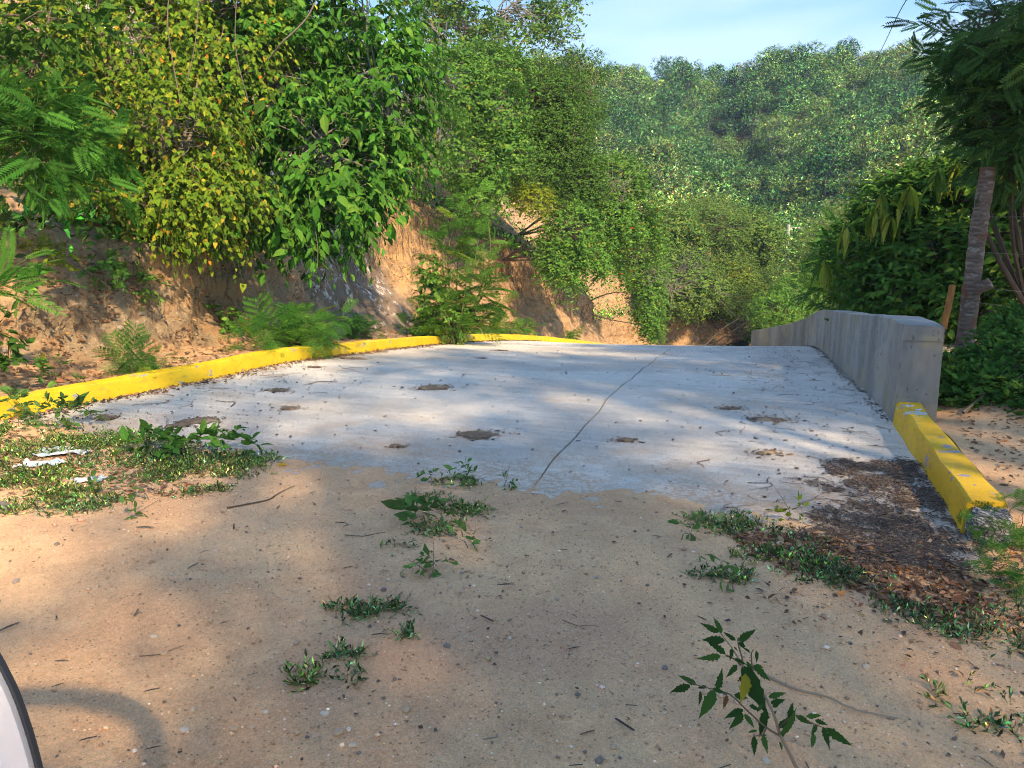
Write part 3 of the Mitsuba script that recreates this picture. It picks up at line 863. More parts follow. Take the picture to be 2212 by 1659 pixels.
# young feathery tree that stands in front of the bank
b0 = (-1.27, 17.2, float(hill_z(-1.27, 17.2)[0]) - .05)
tips = [(-.72, 18.3, 2.75), (-1.5, 17.6, 1.9), (-.75, 17.4, 1.75), (-.55, 17.9, 2.2), (-1.9, 17.3, 1.2), (-.5, 17.2, 1.2), (-1.2, 17.9, 2.4), (-.35, 17.1, .75), (-1.75, 17.0, .55), (-2.0, 17.5, .2), (-.25, 17.0, .35), (-1.0, 17.0, .9)]
spray("feathery_sapling", "tall slender feathery sapling rising in front of the bank past the white-marked rock", b0, tips, FROND_MID, .54, 19, [((.07, .18, .03), 3), ((.10, .23, .035), 3), ((.16, .24, .03), .7)], 41, cat="tree", r=.02, start=.22)
plant("climber", "leafy green climber wrapped round the foot of the tall sapling", "plant", [(-1.75, 17.3, .4, .30, .4, .55), (-1.9, 17.4, 1.1, .2, .3, .4), (-1.35, 17.2, -.05, .5, .4, .3)], LEAF_HEART, .085, 240, 5, .22, P_MIX, 42, root=b0, r0=.012, hang=.7, thr=.4)

# sprays of low feathery plants along the kerb: base s, share of the bank's profile, tips relative to the base, size
low = [(7.0, -.55, 5, .55, "small feathery weed hanging over the kerb, nearest of the row along it", 6.5), (10.0, -.5, 15, 1.15, "wide feathery plant arching over the kerb in the middle of its length", 7.5),
       (10.6, -.35, 6, .6, "feathery plant behind the widest arching one, beside leaf litter", 8.5), (13.4, -.2, 7, .6, "low feathery tuft at the foot of the white-marked rock", 9.5),
       (16.6, -.4, 14, 1.0, "bushy feathery plant spilling over the kerb at the foot of the sapling", 11), (19.6, -.3, 8, .9, "feathery plant behind the kerb just past its bend", 12),
       (22.4, -.4, 8, 1.0, "feathery plant on the fallen soil, second past the bend of the kerb", 13), (25.4, -.2, 7, 1.0, "feathery plant in front of the root-hung recess of the bank", 14),
       (29.5, -.5, 5, .8, "last small feathery plant by the buried end of the kerb", 15)]
for i, (s0, w, n, L, lab, sd) in enumerate(low):
    rng = np.random.default_rng(500 + i)
    b = bank_point(s0, w)
    b[2] -= .03
    tp = []
    for k in range(n):
        a = rng.uniform(-1.2, 1.2)
        dd = np.array([UC * math.cos(a) + US * math.sin(a), -US * math.cos(a) + UC * math.sin(a), 0]) * L * rng.uniform(.6, 1.35)
        tp.append(b + dd + [0, 0, L * rng.uniform(.08, .48)])
    spray("kerbside_weed", lab, b, tp, FROND_MID, .30 * (.7 + .5 * L), 9, [((.06, .17, .03), 3), ((.10, .23, .035), 2), ((.20, .26, .03), .25)], 510 + i, r=.006, start=.25)

# smaller plants rooted on the bare bank
for i, (s0, w, lab) in enumerate([(6.9, .72, "yellowing feathery sprig on the shaded bank near the left edge"), (7.6, .55, "heart-leaved seedling on the bank below the vine thicket"), (8.1, .45, "small mixed weed with a bent stalk on the middle of the bare bank"),
                                  (9.9, .2, "tiny weed low on the bank between litter patches"), (6.4, .5, "leafy sprig on the brown litter ledge of the bank"), (5.2, -.7, "small weed in the litter behind the near end of the kerb"), (6.1, -.6, "second small weed in the litter behind the kerb")]):
    b = bank_point(s0, w)
    plant("bank_weed", lab, "plant", [(b[0] + .05, b[1] - .1, b[2] + .12, .28, .16, .17)], LEAF_HEART if i % 2 else LEAF_OVATE, .075, 42 if i < 4 else 18, 5, .14, P_YEL if i == 0 else P_MIX, 60 + i, root=b, r0=.006, hang=.4, thr=.2)
for i, (a, c, lab) in enumerate([((7.3, .95), (8.1, .42), "long pale fallen stick leaning down the bare bank"), ((6.9, .8), (7.6, .45), "thin crooked stick on the bare bank left of the long pale one"), ((9.2, .7), (9.9, .28), "thin root-like stick low on the bank")]):
    p0, p1 = bank_point(*a) + [0.05, -.10, .05], bank_point(*c) + [.05, -.08, .05]
    k = thing("fallen_stick", lab, "stick")
    scene[k] = mikit.ply(tubes(curve([p0, (p0 + p1) / 2 + [.04, -.03, .05], p1], 12)[None], np.linspace(.014, .006, 12)[None], 6), "m_bark", smooth=True)

plant("pale_tree", "tall thin pale-green tree with open branches against the sky on the left ridge", "tree", LIGHT_TREE, LEAF_SMALL, .15, 1900, 5, .5, P_LIGHT, 43, root=(-1.2, 31, 5.0), r0=.10, freq=.9, thr=.50, bsdf="m_leaf_soft", bark=GREY_BARK, stem="trunk", leaves="crown", share=.16, twig_r=.008, link_r=.022, lay=.65)
plant("light_shrub", "tangled light green shrub hanging over the orange scar of the bank", "shrub", SHRUB_LIGHT, LEAF_SMALL, .12, 4600, 6, .40, P_MIX, 44, r0=.04, droop=.4, hang=.15, freq=1.0, thr=.40, bark=GREY_BARK, twig_r=.006, lay=.65)
plant("fine_leaf_tree", "dense dark green tree with very fine leaves above the recess of the bank", "tree", FINE_TREE, LEAF_SMALL, .085, 8500, 7, .35, P_FINE, 45, r0=.08, freq=.8, thr=.38, bsdf="m_leaf_soft", stem="trunk", leaves="crown", twig_r=.006, lay=.65)
plant("yellow_bush", "small bright yellow-green bush on the edge of the bank under the dark tree", "shrub", YELLOW_BUSH, LEAF_SMALL, .09, 420, 6, .28, P_YEL, 46, r0=.03, thr=.33, hang=.4, lay=.65)
k, _ = plant("hanging_bush", "green bush hanging down the bank over the root-hung recess", "shrub", HANGING_BUSH, LEAF_SMALL, .11, 2600, 6, .36, P_MIX, 47, r0=.05, droop=.5, hang=.2, freq=.9, thr=.40, twig_r=.006, lay=.65)
k, _ = plant("tangled_bush", "tangled green bush with bare grey twigs and a few red leaves above the spur", "shrub", BUSH_RED, LEAF_SMALL, .12, 5600, 6, .42, P_MIX + [((.40, .06, .03), .05)], 48, r0=.05, freq=.9, thr=.40, twig_r=.007, lay=.65)
dead_sticks(k, np.random.default_rng(5), (3.9, 30.6, 3.6), [.8, .4, .9], 90, .9, r=.008)
k, _ = plant("spur_bush", "grass-green bush hanging behind the bare spur of the bank", "shrub", SPUR_BUSH, LEAF_SMALL, .125, 2600, 6, .42, P_MIX, 49, r0=.05, droop=.5, hang=.2, thr=.40, twig_r=.008, lay=.65)
dead_sticks(k, np.random.default_rng(6), (6.6, 37, .2), [.5, .4, .8], 60, .9, r=.009)
for i, l in enumerate([SLOPE1, SLOPE2, SLOPE3, SLOPE4, SLOPE5, SLOPE6, SLOPE7, SLOPE8, SLOPE9, SLOPE10]):
    l = [(l[0][0] - {3: 2.2, 6: 1.4}.get(i, 0),) + l[0][1:2] + (l[0][2] + {6: .7, 7: 1.1, 8: 1.1, 9: -.8}.get(i, 0),) + l[0][3:]]
    labs = ["pale olive bush at the top left of the slope beyond the crest", "olive bush highest on the slope beyond the crest", "olive bush high on the slope beyond the crest, left of the lamp pole", "bush beside the foot of the lamp pole",
            "pale bush at mid height on the left of the far slope", "feathery olive bush in the middle of the far slope", "bush low on the far slope to the right, above the bank's end", "dark leaved bush right above the far brown bank", "pale bush low on the left of the far slope, by grey twigs", "bright bush just over the far end of the wall"]
    kk, _ = plant("slope_bush", labs[i], "shrub", l + [(l[0][0] + .9, l[0][1] - .5, l[0][2] - .7, l[0][3] * .8, l[0][4], l[0][5] * .8), (l[0][0] - .8, l[0][1] + .3, l[0][2] - .8, l[0][3] * .8, l[0][4], l[0][5] * .8)], LEAF_NARROW if i % 2 else LEAF_SMALL, .17, 2300, 6, .55,
                  P_OLIVE if i != 9 else P_MIX, 70 + i, r0=.06, droop=.3, hang=.1, freq=.7, thr=.38, bsdf="m_leaf_soft", twig_r=.012, group=None, lay=.65)
    if i in (4, 8, 7):
        dead_sticks(kk, np.random.default_rng(90 + i), (l[0][0] - .3, l[0][1] - 1.6, l[0][2]), [.9, .4, .8], 60, 1.2, r=.012)
plant("golden_bush", "small golden-leaved bush among the olive bushes of the far slope", "shrub", SLOPE11, LEAF_SMALL, .15, 420, 6, .45, [((.38, .30, .03), 3), ((.26, .27, .03), 2), ((.14, .19, .03), 2)], 85, r0=.04, thr=.36, bsdf="m_leaf_soft", lay=.65)
plant("roadside_bush", "bright feathery bush behind the far end of the grey wall", "shrub", BRIGHT_BUSH, LEAF_NARROW, .16, 1500, 6, .5, P_MIX, 86, r0=.05, thr=.36, bsdf="m_leaf_soft", twig_r=.008, lay=.65)
MID_RIGHT[2] = (22.3, 48.0, .6, 1.46, 2.0, 1.17)
for i, l in enumerate(MID_RIGHT):
    plant("valley_bush", ["feathery bush in the valley behind the dark leafy tree, leftmost", "feathery bush in the valley, upper right of the lamp pole", "feathery bush in the valley directly right of the lamp pole"][i], "shrub", [l, (l[0] + 1.5, l[1], l[2] - 1.5, 2.2, 2, 1.6), (l[0] - .5, l[1] + 1, l[2] - 2.2, 2.4, 2, 1.6)], LEAF_NARROW, .17, 2000, 6, .6, P_OLIVE, 87 + i, r0=.08, thr=.36, bsdf="m_leaf_soft", twig_r=.012, lay=.65)

# low undergrowth on the hill above the bank
rng = np.random.default_rng(95)
n = 15000
i = rng.integers(40, NU, n)
j = rng.integers(66, len(sv), n)
p = pp[i, j] + rng.normal(0, .2, (n, 3)) * [1, 1, .3]
p = p[(nfbm(p * .8, 3, 96) > .36) & (p[:, 1] > 6)]
d = unit(rng.normal(0, .6, p.shape) + [0, -.5, .8])
v, f, c, tl, _ = leafy(rng, p, d, LEAF_SMALL, .11, 8, .55, P_MIX + P_FINE, .6, .3, 0, .9, lay=.6)
mb = MB()
mb.add(v, f, c)
scene["undergrowth"] = mb.ply("m_leaf_soft")
labels["undergrowth"] = {"label": "dense green undergrowth that covers the hill above the cut bank", "category": "undergrowth", "kind": "stuff"}

# ---------------------------------------------------------------- right side
plant("feathery_tree", "big dark feathery tree filling the upper right corner", "tree", MESQUITE, FROND_PLAIN, .27, 820, 4, .5, [((.045, .105, .03), 3), ((.06, .13, .03), 2)], 101, root=(8.75, 12.7, .3), bark=(.075, .062, .05), r0=.05, droop=.2, hang=.15, up=.15, freq=1.0, thr=.36, stem="trunk", leaves="crown", link_r=.012)
kM, _ = plant("fruit_tree", "dark leafy tree behind the wall topped by drooping yellow-green leaf tufts", "tree", MANGO, LEAF_OVATE, .15, 3600, 7, .40, P_MANGO, 102, root=(9.0, 15.6, 0.0), r0=.11, droop=.3, hang=.5, freq=.9, thr=.36, stem="trunk", leaves="crown")
rng = np.random.default_rng(103)
tuft = [mikit.ply(LEAF_LANCE, "m_leaf", smooth=False, color=np.tile(c, (8, 1))) for c in ((.28, .36, .04), (.18, .29, .04), (.38, .40, .07), (.11, .20, .035))]
for (x, y, z, n, s) in [(8.05, 14.7, 3.05, 12, .45), (7.35, 14.9, 2.62, 13, .55), (7.75, 14.6, 2.75, 6, .4), (7.0, 15.4, 2.3, 9, .5), (6.55, 15.6, 2.0, 9, .5), (6.15, 15.6, 1.3, 10, .5), (8.6, 14.2, 3.0, 8, .4), (9.1, 13.9, 2.9, 9, .4), (9.5, 13.7, 3.1, 9, .4), (7.2, 15.2, 2.2, 9, .5), (8.3, 14.5, 3.1, 7, .4), (7.55, 14.4, 2.95, 9, .42), (8.9, 13.8, 3.15, 9, .42), (9.3, 13.4, 2.95, 9, .42), (6.9, 15.0, 2.55, 9, .45)]:
    for k in range(n):
        a = rng.uniform(0, 6.28)
        yv = unit(np.array([math.cos(a) * .55, math.sin(a) * .55, -1 + rng.normal(0, .35)]))
        zv = np.array([math.cos(a), math.sin(a), .6])
        zv = unit(zv - (zv @ yv) * yv)
        xv = np.cross(yv, zv)
        kk = s * rng.uniform(.85, 1.35)
        M = np.eye(4)
        M[:3, 0], M[:3, 1], M[:3, 2], M[:3, 3] = xv * kk, yv * kk, zv * kk, (x, y - .45, z + rng.normal(0, .05))
        part("drooping_leaf", kM, {**tuft[int(rng.integers(4))], "to_world": T(M)})
ACACIA = [(x + 2.1, y + 3.0, z + .45, a, b, c) for x, y, z, a, b, c in ACACIA]
plant("acacia_shrub", "feathery green shrub leaning over the middle of the grey wall", "shrub", ACACIA, FROND_PLAIN, .38, 420, 5, .6, [((.055, .145, .03), 3), ((.08, .18, .03), 2)], 104, root=(10.6, 21.2, -.8), r0=.05, droop=.2, hang=.1, up=.3, freq=.8, thr=.33)
plant("ground_shrub", "dark sprawling shrub with cut branches on the ground right of the wall's end", "shrub", LOW_BUSH + [(4.7, 7.5, .12, .45, .4, .22), (5.2, 7.2, .15, .6, .5, .28), (5.7, 7.7, .3, .6, .6, .4), (5.0, 6.6, .08, .45, .35, .18), (6.1, 8.3, .4, .6, .6, .4), (6.4, 9.2, .45, .5, .6, .3)], LEAF_SMALL, .07, 6800, 6, .26, [((.05, .13, .028), 3), ((.07, .16, .03), 2), ((.10, .19, .03), .6)], 105, root=(5.6, 8.6, .1), r0=.02, freq=2.0, thr=.40, hang=.2)
plant("edge_weed", "green ferny weed at the right edge beside the broken kerb end", "plant", EDGE_WEED, FROND_MID, .075, 50, 4, .12, [((.06, .16, .03), 3), ((.09, .20, .035), 2)], 106, root=(2.75, 3.6, 0), r0=.006, freq=4, thr=.3)

# lianas that hang through the thicket, roots that hang on the cut face, clods at its foot
for i, (l, r, lab) in enumerate([
        ([(-2.6, 11.2, 5.18), (-2.68, 11.2, 4.95), (-2.84, 11.15, 4.66), (-3.15, 11.1, 4.36), (-3.5, 11.6, 4.25)], .013, "pale curved liana hanging through the broad-leaved tree"), ([(-4.5, 10.9, 5.2), (-4.58, 10.8, 4.5), (-4.45, 10.7, 3.5)], .008, "straight pale liana at the seam of the yellow thicket and the broad-leaved tree"),
        ([(-3.8, 11.3, 5.1), (-3.83, 11.2, 4.3), (-3.7, 11.2, 3.6)], .006, "thin liana right of the straight pale one"), ([(-4.2, 11.0, 5.1), (-4.25, 10.9, 4.4), (-4.37, 10.8, 3.8)], .006, "thin liana left of the straight pale one"), ([(-3.0, 11.5, 2.45), (-2.85, 11.3, 1.65), (-2.87, 11.3, 1.3)], .005, "thin rootlike liana dangling below the broad-leaved tree")]):
    k = thing("liana", lab, "vine")
    scene[k] = mikit.ply(tubes(curve(l, 30)[None], np.full((1, 30), r), 5), "m_bark", smooth=True)
rng = np.random.default_rng(97)
i = rng.integers(int(np.argmin(np.abs(bs - 15))), int(np.argmin(np.abs(bs - 39))), 520)
mb = MB()
ico = trimesh.creation.icosphere(1)
for _ in range(480):
    u, w = float(rng.uniform(4, 38)), float(rng.uniform(.05, .98))
    q = bank_point(u, w)
    r = .020 * math.exp(rng.normal(0, .55))
    v = ico.vertices * [1, 1, .7] * (1 + .35 * (rng.random((len(ico.vertices), 1)) - .5)) * r
    mb.add(v + q + [.005, -.005, 0], ico.faces, np.array([(.40, .33, .25), (.46, .31, .17), (.30, .27, .23)][int(rng.integers(3))]) * rng.uniform(.7, 1.2))
part("stone", "earth_bank", mb.ply("m_matt"), "small stones set in the soil of the cut face", "stuff")
lines = []
for q in i:
    j0 = int(rng.integers(50, 82))
    js = np.clip(np.linspace(j0, j0 - rng.integers(10, 34), 7).astype(int), 8, 110)
    iq = np.clip(q + np.cumsum(rng.integers(-1, 2, 7)), 0, NU - 1)
    lines.append(pp[iq, js] + np.stack([nx_[iq], ny_[iq], 0 * nx_[iq]], -1) * -.03 + rng.normal(0, .015, (7, 3)))
tb = MB()
tb.add(*tubes(np.array(lines), np.linspace(.007, .003, 7)[None], 3), (.20, .145, .10))
part("root", "earth_bank", tb.ply("m_matt"), "thin dead roots hanging down the cut face", "stuff")
mb = MB()
ico = trimesh.creation.icosphere(1)
for _ in range(420):
    q = bank_point(float(rng.choice([rng.uniform(4, 24), rng.uniform(24, 34)])), float(rng.uniform(-1.2, .05)))
    r = .022 * math.exp(rng.normal(0, .6))
    v = ico.vertices * [1, 1, .75] * (1 + .3 * (rng.random((len(ico.vertices), 1)) - .5)) * r
    mb.add(v + q + [0, 0, r * .3], ico.faces, np.array((.44, .27, .15)) * rng.uniform(.7, 1.15))
scene["soil_clods"] = mb.ply("m_matt", smooth=True)
labels["soil_clods"] = {"label": "crumbled clods of soil fallen along the foot of the bank", "category": "soil", "kind": "stuff"}

# ---------------------------------------------------------------- fence, pole, cables
def post(base, top, r0, r1, bsdf, n=26, seed=1, rough_=.05):
    g = np.linspace(0, 1, n)
    ln = np.array(base) + (np.array(top) - base) * g[:, None]
    rng = np.random.default_rng(seed)
    ln[:, 0] += .02 * np.sin(g * 5 + seed) * (r0 * 8)
    v, f = tubes(ln[None], (np.linspace(r0, r1, n) * (1 + rough_ * np.sin(g * 21) * .5 + rng.normal(0, rough_ * .4, n)))[None], 18)
    top_c, bot_c = len(v), len(v) + 1
    v = np.vstack([v, ln[-1] + unit(ln[-1] - ln[-2]) * .006, ln[0]])
    m = 18 * (n - 1)
    cap = [[m + i, m + (i + 1) % 18, top_c] for i in range(18)]
    v = v + (unit(v - np.repeat(np.vstack([ln, ln[-1:]]), [18] * n + [2], 0)[:len(v)]) * ((nfbm(v * 14, 3, seed) - .5) * r0 * .25)[:, None])
    return v, np.vstack([f, cap])


zb = float(zground(6.7, 11.2))
kp = thing("fence_post", "thick leaning tree-trunk fence post with a sawn flat top behind the wall's end", "post")
part("shaft", kp, mikit.ply(post((6.69, 11.2, zb - .2), (6.80, 11.2, 2.71), .125, .105, "m_log", 40), "m_log", smooth=50))
part("branch_stub", kp, mikit.ply(post((6.76, 11.12, .98), (6.87, 11.0, 1.09), .085, .08, "m_log", 6, 3), "m_log", smooth=50), "sawn stub of a cut branch with a reddish end")
k2 = thing("fence_post", "short slim orange-brown fence stake between the wall's end and the thick post", "post")
part("shaft", k2, mikit.ply(post((6.24, 11.0, .15), (6.335, 11.0, 1.06), .05, .042, "m_stake", 20, 4), "m_stake", smooth=50))
k3 = thing("fence_post", "leaning grey-brown fence post at the right edge of the picture", "post")
part("shaft", k3, mikit.ply(post((6.98, 10.3, .1), (7.32, 10.2, 1.75), .055, .05, "m_log", 26, 5), "m_log", smooth=50))
kw = thing("wire_fence", "rusty barbed wires strung between the thick post and the right edge post", "fence")
rng = np.random.default_rng(8)
for z0, z1 in [(2.02, 2.12), (1.52, 1.50), (1.02, .90), (.80, .62)]:
    a, b = np.array([6.78, 11.05, z0]), np.array([9.6, 9.6, z1 + .02])
    g = np.linspace(0, 1, 30)
    ln = a + (b - a) * g[:, None] + np.array([0, 0, -.06]) * np.sin(g * np.pi)[:, None]
    tb = MB()
    tb.add(*tubes(ln[None], np.full((1, 30), .0028), 4))
    for u in np.arange(.03, 1, .035):
        p = a + (b - a) * u + [0, 0, -.06 * math.sin(u * math.pi)]
        d = unit(rng.normal(size=3)) * .014
        tb.add(*tubes(np.array([[p - d, p, p + d]]), np.full((1, 3), .0022), 3))
    part("barbed_wire", kw, tb.ply("m_wire", colour=False))
k = thing("dark_rock", "dark rounded rock lying at the foot of the orange stake", "rock")
m = trimesh.creation.icosphere(3)
v = m.vertices * [.27, .17, .12]
v = v + unit(v) * ((nfbm(v * 7, 3, 2) - .5) * .09)[:, None]
mb = MB()
mb.add(v + [5.75, 10.5, .46], m.faces, (.03, .032, .038))
scene[k] = mb.ply("m_matt", smooth=True)
k = thing("pale_stone", "flat pale grey stone on the sandy mound in front of the thick post", "rock")
v = m.vertices * [.22, .13, .06]
v = v + unit(v) * ((nfbm(v * 9, 3, 5) - .5) * .06)[:, None]
mb = MB()
mb.add(v + [6.75, 10.2, float(zground(6.75, 10.2)) + .02], m.faces, (.36, .35, .34))
scene[k] = mb.ply("m_matt", smooth=True)

k = thing("lamp_pole", "grey concrete lamp pole with a short arm rising from the valley beyond the wall", "pole")
part("shaft", k, mikit.ply(tubes(np.array([[(21.38, 60, float(zground(21.38, 60)) - .3), (21.40, 60, -1), (21.42, 60, 3.08)]]), [[.19, .16, .115]], 12), "m_pole", smooth=50))
part("lamp_arm", k, mikit.ply(tubes(np.array([[(21.42, 60, 2.74), (21.75, 59.9, 2.84), (22.2, 59.8, 2.80)]]), [[.035, .03, .03]], 8), "m_pole", smooth=50))
hd = trimesh.creation.icosphere(2)
part("lamp_head", k, mikit.ply((hd.vertices * [.20, .09, .06] + [22.3, 59.78, 2.79], hd.faces), "m_white_paint", smooth=True))
part("cable", k, mikit.ply(tubes(curve([(21.45, 60, 2.55), (24.0, 58.2, 2.02), (27.5, 56, 1.75)], 20)[None], np.full((1, 20), .022), 4), "m_cable"))
k = thing("overhead_cable", "thin black cable crossing the sky down towards the far hill", "cable")
scene[k] = mikit.ply(tubes(curve([(10.2, 19, 8.3), (12.56, 26, 9.27), (27.48, 60, 15.87), (43.1, 100, 19.4), (52, 128, 22)], 40)[None], np.linspace(.012, .035, 40)[None], 4), "m_cable")

# ---------------------------------------------------------------- the forest on the far hill
P_FAR = [[((.085, .165, .05), 3), ((.10, .175, .05), 2)], [((.05, .115, .04), 3), ((.065, .135, .045), 2)], [((.115, .175, .055), 3), ((.13, .18, .055), 1), ((.10, .155, .05), 1)], [((.15, .215, .055), 3), ((.16, .215, .06), 1)]]
FAR = []
for i in range(12):
    rng = np.random.default_rng(200 + i)
    kind = [0, 1, 2, 3, 0, 1, 2, 0, 1, 2, 3, 0][i]
    lum = []
    flat = kind in (2, 3)
    for q in range(rng.integers(5, 9)):
        a, r = rng.uniform(0, 6.28), rng.uniform(.3, 1.9)
        lum.append((r * math.cos(a), r * math.sin(a), 3.2 + rng.uniform(-1.2, 1.3) * (.6 if flat else 1), rng.uniform(.8, 1.5), rng.uniform(.8, 1.5), rng.uniform(.45, .75) if flat else rng.uniform(.7, 1.3)))
    for q in range(3):
        a = rng.uniform(0, 6.28)
        lum.append((1.6 * math.cos(a), 1.6 * math.sin(a), 1.2, 1.1, 1.1, .9))
    p, d = in_lumps(rng, lum, 860, .68, .9, .33, i)
    v, f, c, tl, _ = leafy(rng, p, d, LEAF_NARROW if flat else LEAF_SMALL, .22 if flat else .175, 10, .5, [P_FAR[kind][i % len(P_FAR[kind])]], .25 if not flat else .05, .3, 0, .9, .05, nn=.14, lay=1.0)
    mb = MB()
    mb.add(v, f, c)
    tb = MB()
    a, b = limbs(rng, (0, 0, -.6), lum[:6], .11, 7)
    tb.add(*tubes(a, b, 5), (.23, .21, .19))
    scene[f"far_tree_{i}"] = {"type": "shapegroup", "crown": mb.ply("m_far_leaf"), "trunk": tb.ply("m_matt")}
    FAR.append(kind)
bare = []
for i in range(2):
    rng = np.random.default_rng(250 + i)
    tb = MB()
    lum = [(rng.uniform(-1.3, 1.3), rng.uniform(-1, 1), rng.uniform(3, 6), .6, .6, .8) for _ in range(9)]
    a, b = limbs(rng, (0, 0, -.5), lum, .10, 9)
    tb.add(*tubes(a, b * .8, 5), (.42, .40, .38))
    p, d = in_lumps(rng, lum, 90, .3, .9, .2, i)
    a, b = links(rng, p, lum, 1.0, .025, 5)
    tb.add(*tubes(a, b, 4), (.40, .38, .36))
    v, f, c, tl, _ = leafy(rng, p[:26], d[:26], LEAF_SMALL, .2, 6, .4, P_FAR[0])
    mb = MB()
    mb.add(v, f, c)
    scene[f"bare_tree_{i}"] = {"type": "shapegroup", "crown": mb.ply("m_leaf_soft"), "trunk": tb.ply("m_matt")}
rng = np.random.default_rng(300)
spots = []
tries = rng.random((40000, 2))
cell = {}
for u, w in tries:
    d = math.sqrt(58**2 + (186**2 - 58**2) * u)
    a = -.02 + .80 * w
    x, y = d * a / math.hypot(1, a), d / math.hypot(1, a)
    sp = 3.0 + .5 * (d > 120)
    ci = (int(x // 5), int(y // 5))
    if any((x - q[0]) ** 2 + (y - q[1]) ** 2 < sp * sp for i in (-1, 0, 1) for j in (-1, 0, 1) for q in cell.get((ci[0] + i, ci[1] + j), ())):
        continue
    if y < 66 and x < 19:
        continue
    cell.setdefault(ci, []).append((x, y))
    spots.append((x, y, d, a))
sx = np.array([q[0] for q in spots])
sy = np.array([q[1] for q in spots])
sz_ = zground(sx, sy)
vis = (sx / sy > .09) & (sx / sy < .62)
order = np.argsort(np.where(vis, 0, 1000) + np.hypot(sx, sy))
NAMED = 290
FL = ["mid-green round-crowned tree of the far forest", "dark green dense tree of the far forest", "olive flat-topped feathery tree of the far forest", "bright yellow-green feathery tree of the far forest"]
FN = ["forest_tree", "dark_forest_tree", "olive_forest_tree", "bright_forest_tree"]
nstuff = 0
for m, i in enumerate(order):
    x, y, d, a = spots[i]
    n1 = float(nfbm(np.array([x / 22, y / 22, .5]), 2, 31))
    if a > .44 and d < 125:
        pool = [2, 3, 6, 9, 10, 0]
    elif n1 > .52:
        pool = [1, 5, 8, 0, 7]
    else:
        pool = [0, 4, 7, 11, 2, 6, 3]
    g = pool[int(rng.integers(len(pool)))]
    k = rng.uniform(.72, 1.45) * (1.0 if d > 80 else .85)
    M = T().translate([x, y, float(sz_[i]) - .2]).rotate([0, 0, 1], float(rng.uniform(0, 360))).scale([float(k * rng.uniform(.9, 1.2)), float(k), float(k * rng.uniform(.8, 1.15))])
    inst = {"type": "instance", "group": {"type": "ref", "id": f"far_tree_{g}"}, "to_world": M}
    if m < NAMED:
        kind = FAR[g]
        zone = ("on the skyline" if d > 166 else "high on the far hill" if d > 142 else "halfway up the far hill" if d > 108 else "low on the far hill") + (", left part" if a < .24 else ", right part" if a > .42 else ", middle part")
        key = thing(FN[kind], FL[kind].replace(" of the far forest", "") + " " + zone, "tree", FN[kind].replace("_", " ") + "s " + zone)
        scene[key] = inst
    else:
        nstuff += 1
        scene[f"far_forest__{nstuff:03d}"] = inst
labels["far_forest"] = {"label": "dense green forest that covers the rest of the far hill", "kind": "stuff"}
for i, (x, y, k, lab) in enumerate([(46, 158, 1.25, "bare grey-trunked tree high in the middle of the far hill"), (43.5, 131, 1.1, "pale leafless tree below the grey-trunked one in the dark gully"), (41, 100, 1.0, "pale thin tree at the mouth of the gully"), (82, 163, 1.1, "thin tree standing above the skyline near the cable"), (37.5, 172, 1.0, "small open tree on the skyline in the middle of the hill"), (73, 170, .8, "small open tree on the skyline left of the cable")]):
    key = thing("bare_tree", lab, "tree")
    scene[key] = {"type": "instance", "group": {"type": "ref", "id": f"bare_tree_{i % 2}"}, "to_world": T().translate([x, y, float(zground(x, y)) + (1.0 if i > 2 else .4)]).rotate([0, 0, 1], 70.0 * i).scale(float(k))}

# ---------------------------------------------------------------- ground cover, litter, debris
COVER = [(-4.17, 6.21, 0.28, 1), (-3.65, 5.93, 0.31, 1), (-3.46, 6.21, 0.27, 1), (-3.08, 6.07, 0.3, 1), (-2.56, 5.66, 0.31, 1), (-2.21, 5.48, 0.26, 1), (-1.95, 5.25, 0.18, 0.7), (-2.55, 5.25, 0.22, 0.8), (-3.35, 5.04, 0.27, 0.9), (-2.89, 4.74, 0.18, 0.8), (-2.66, 4.44, 0.18, 0.9), (-3.1, 4.49, 0.16, 0.9), (-3.02, 4.74, 0.18, 0.6), (-2.51, 4.61, 0.08, 0.7), (-1.97, 4.86, 0.08, 0.6), (-2.15, 4.76, 0.1, 0.6), (-2.79, 4.08, 0.04, 0.8), (-2.51, 5.09, 0.11, 0.8), (-2.33, 5.04, 0.09, 0.8), (-0.51, 4.57, 0.16, 1), (-0.34, 5.02, 0.15, 0.9), (-0.27, 4.42, 0.11, 1), (-0.38, 4.08, 0.13, 0.7), (-0.61, 3.8, 0.07, 0.8), (-0.74, 3.11, 0.08, 1), (-0.66, 3.09, 0.08, 0.9), (-0.52, 3.15, 0.05, 1), (-0.76, 2.59, 0.05, 1), (-0.66, 2.76, 0.07, 0.7), (-0.59, 2.6, 0.05, 0.5), (-0.44, 2.91, 0.02, 0.8), (-0.67, 2.19, 0.03, 1), (1.24, 4.25, 0.2, 0.9), (1.35, 4.08, 0.14, 0.6), (1.37, 3.67, 0.18, 0.8), (1.55, 3.54, 0.18, 0.8), (0.96, 3.49, 0.08, 0.8), (1.09, 3.44, 0.06, 0.6), (1.7, 3.46, 0.15, 0.4), (1.62, 2.46, 0.12, 0.5), (1.65, 2.35, 0.12, 0.6), (1.65, 3.98, 0.17, 0.3), (1.72, 3.13, 0.12, 0.4), (1.86, 2.97, 0.14, 0.4)]
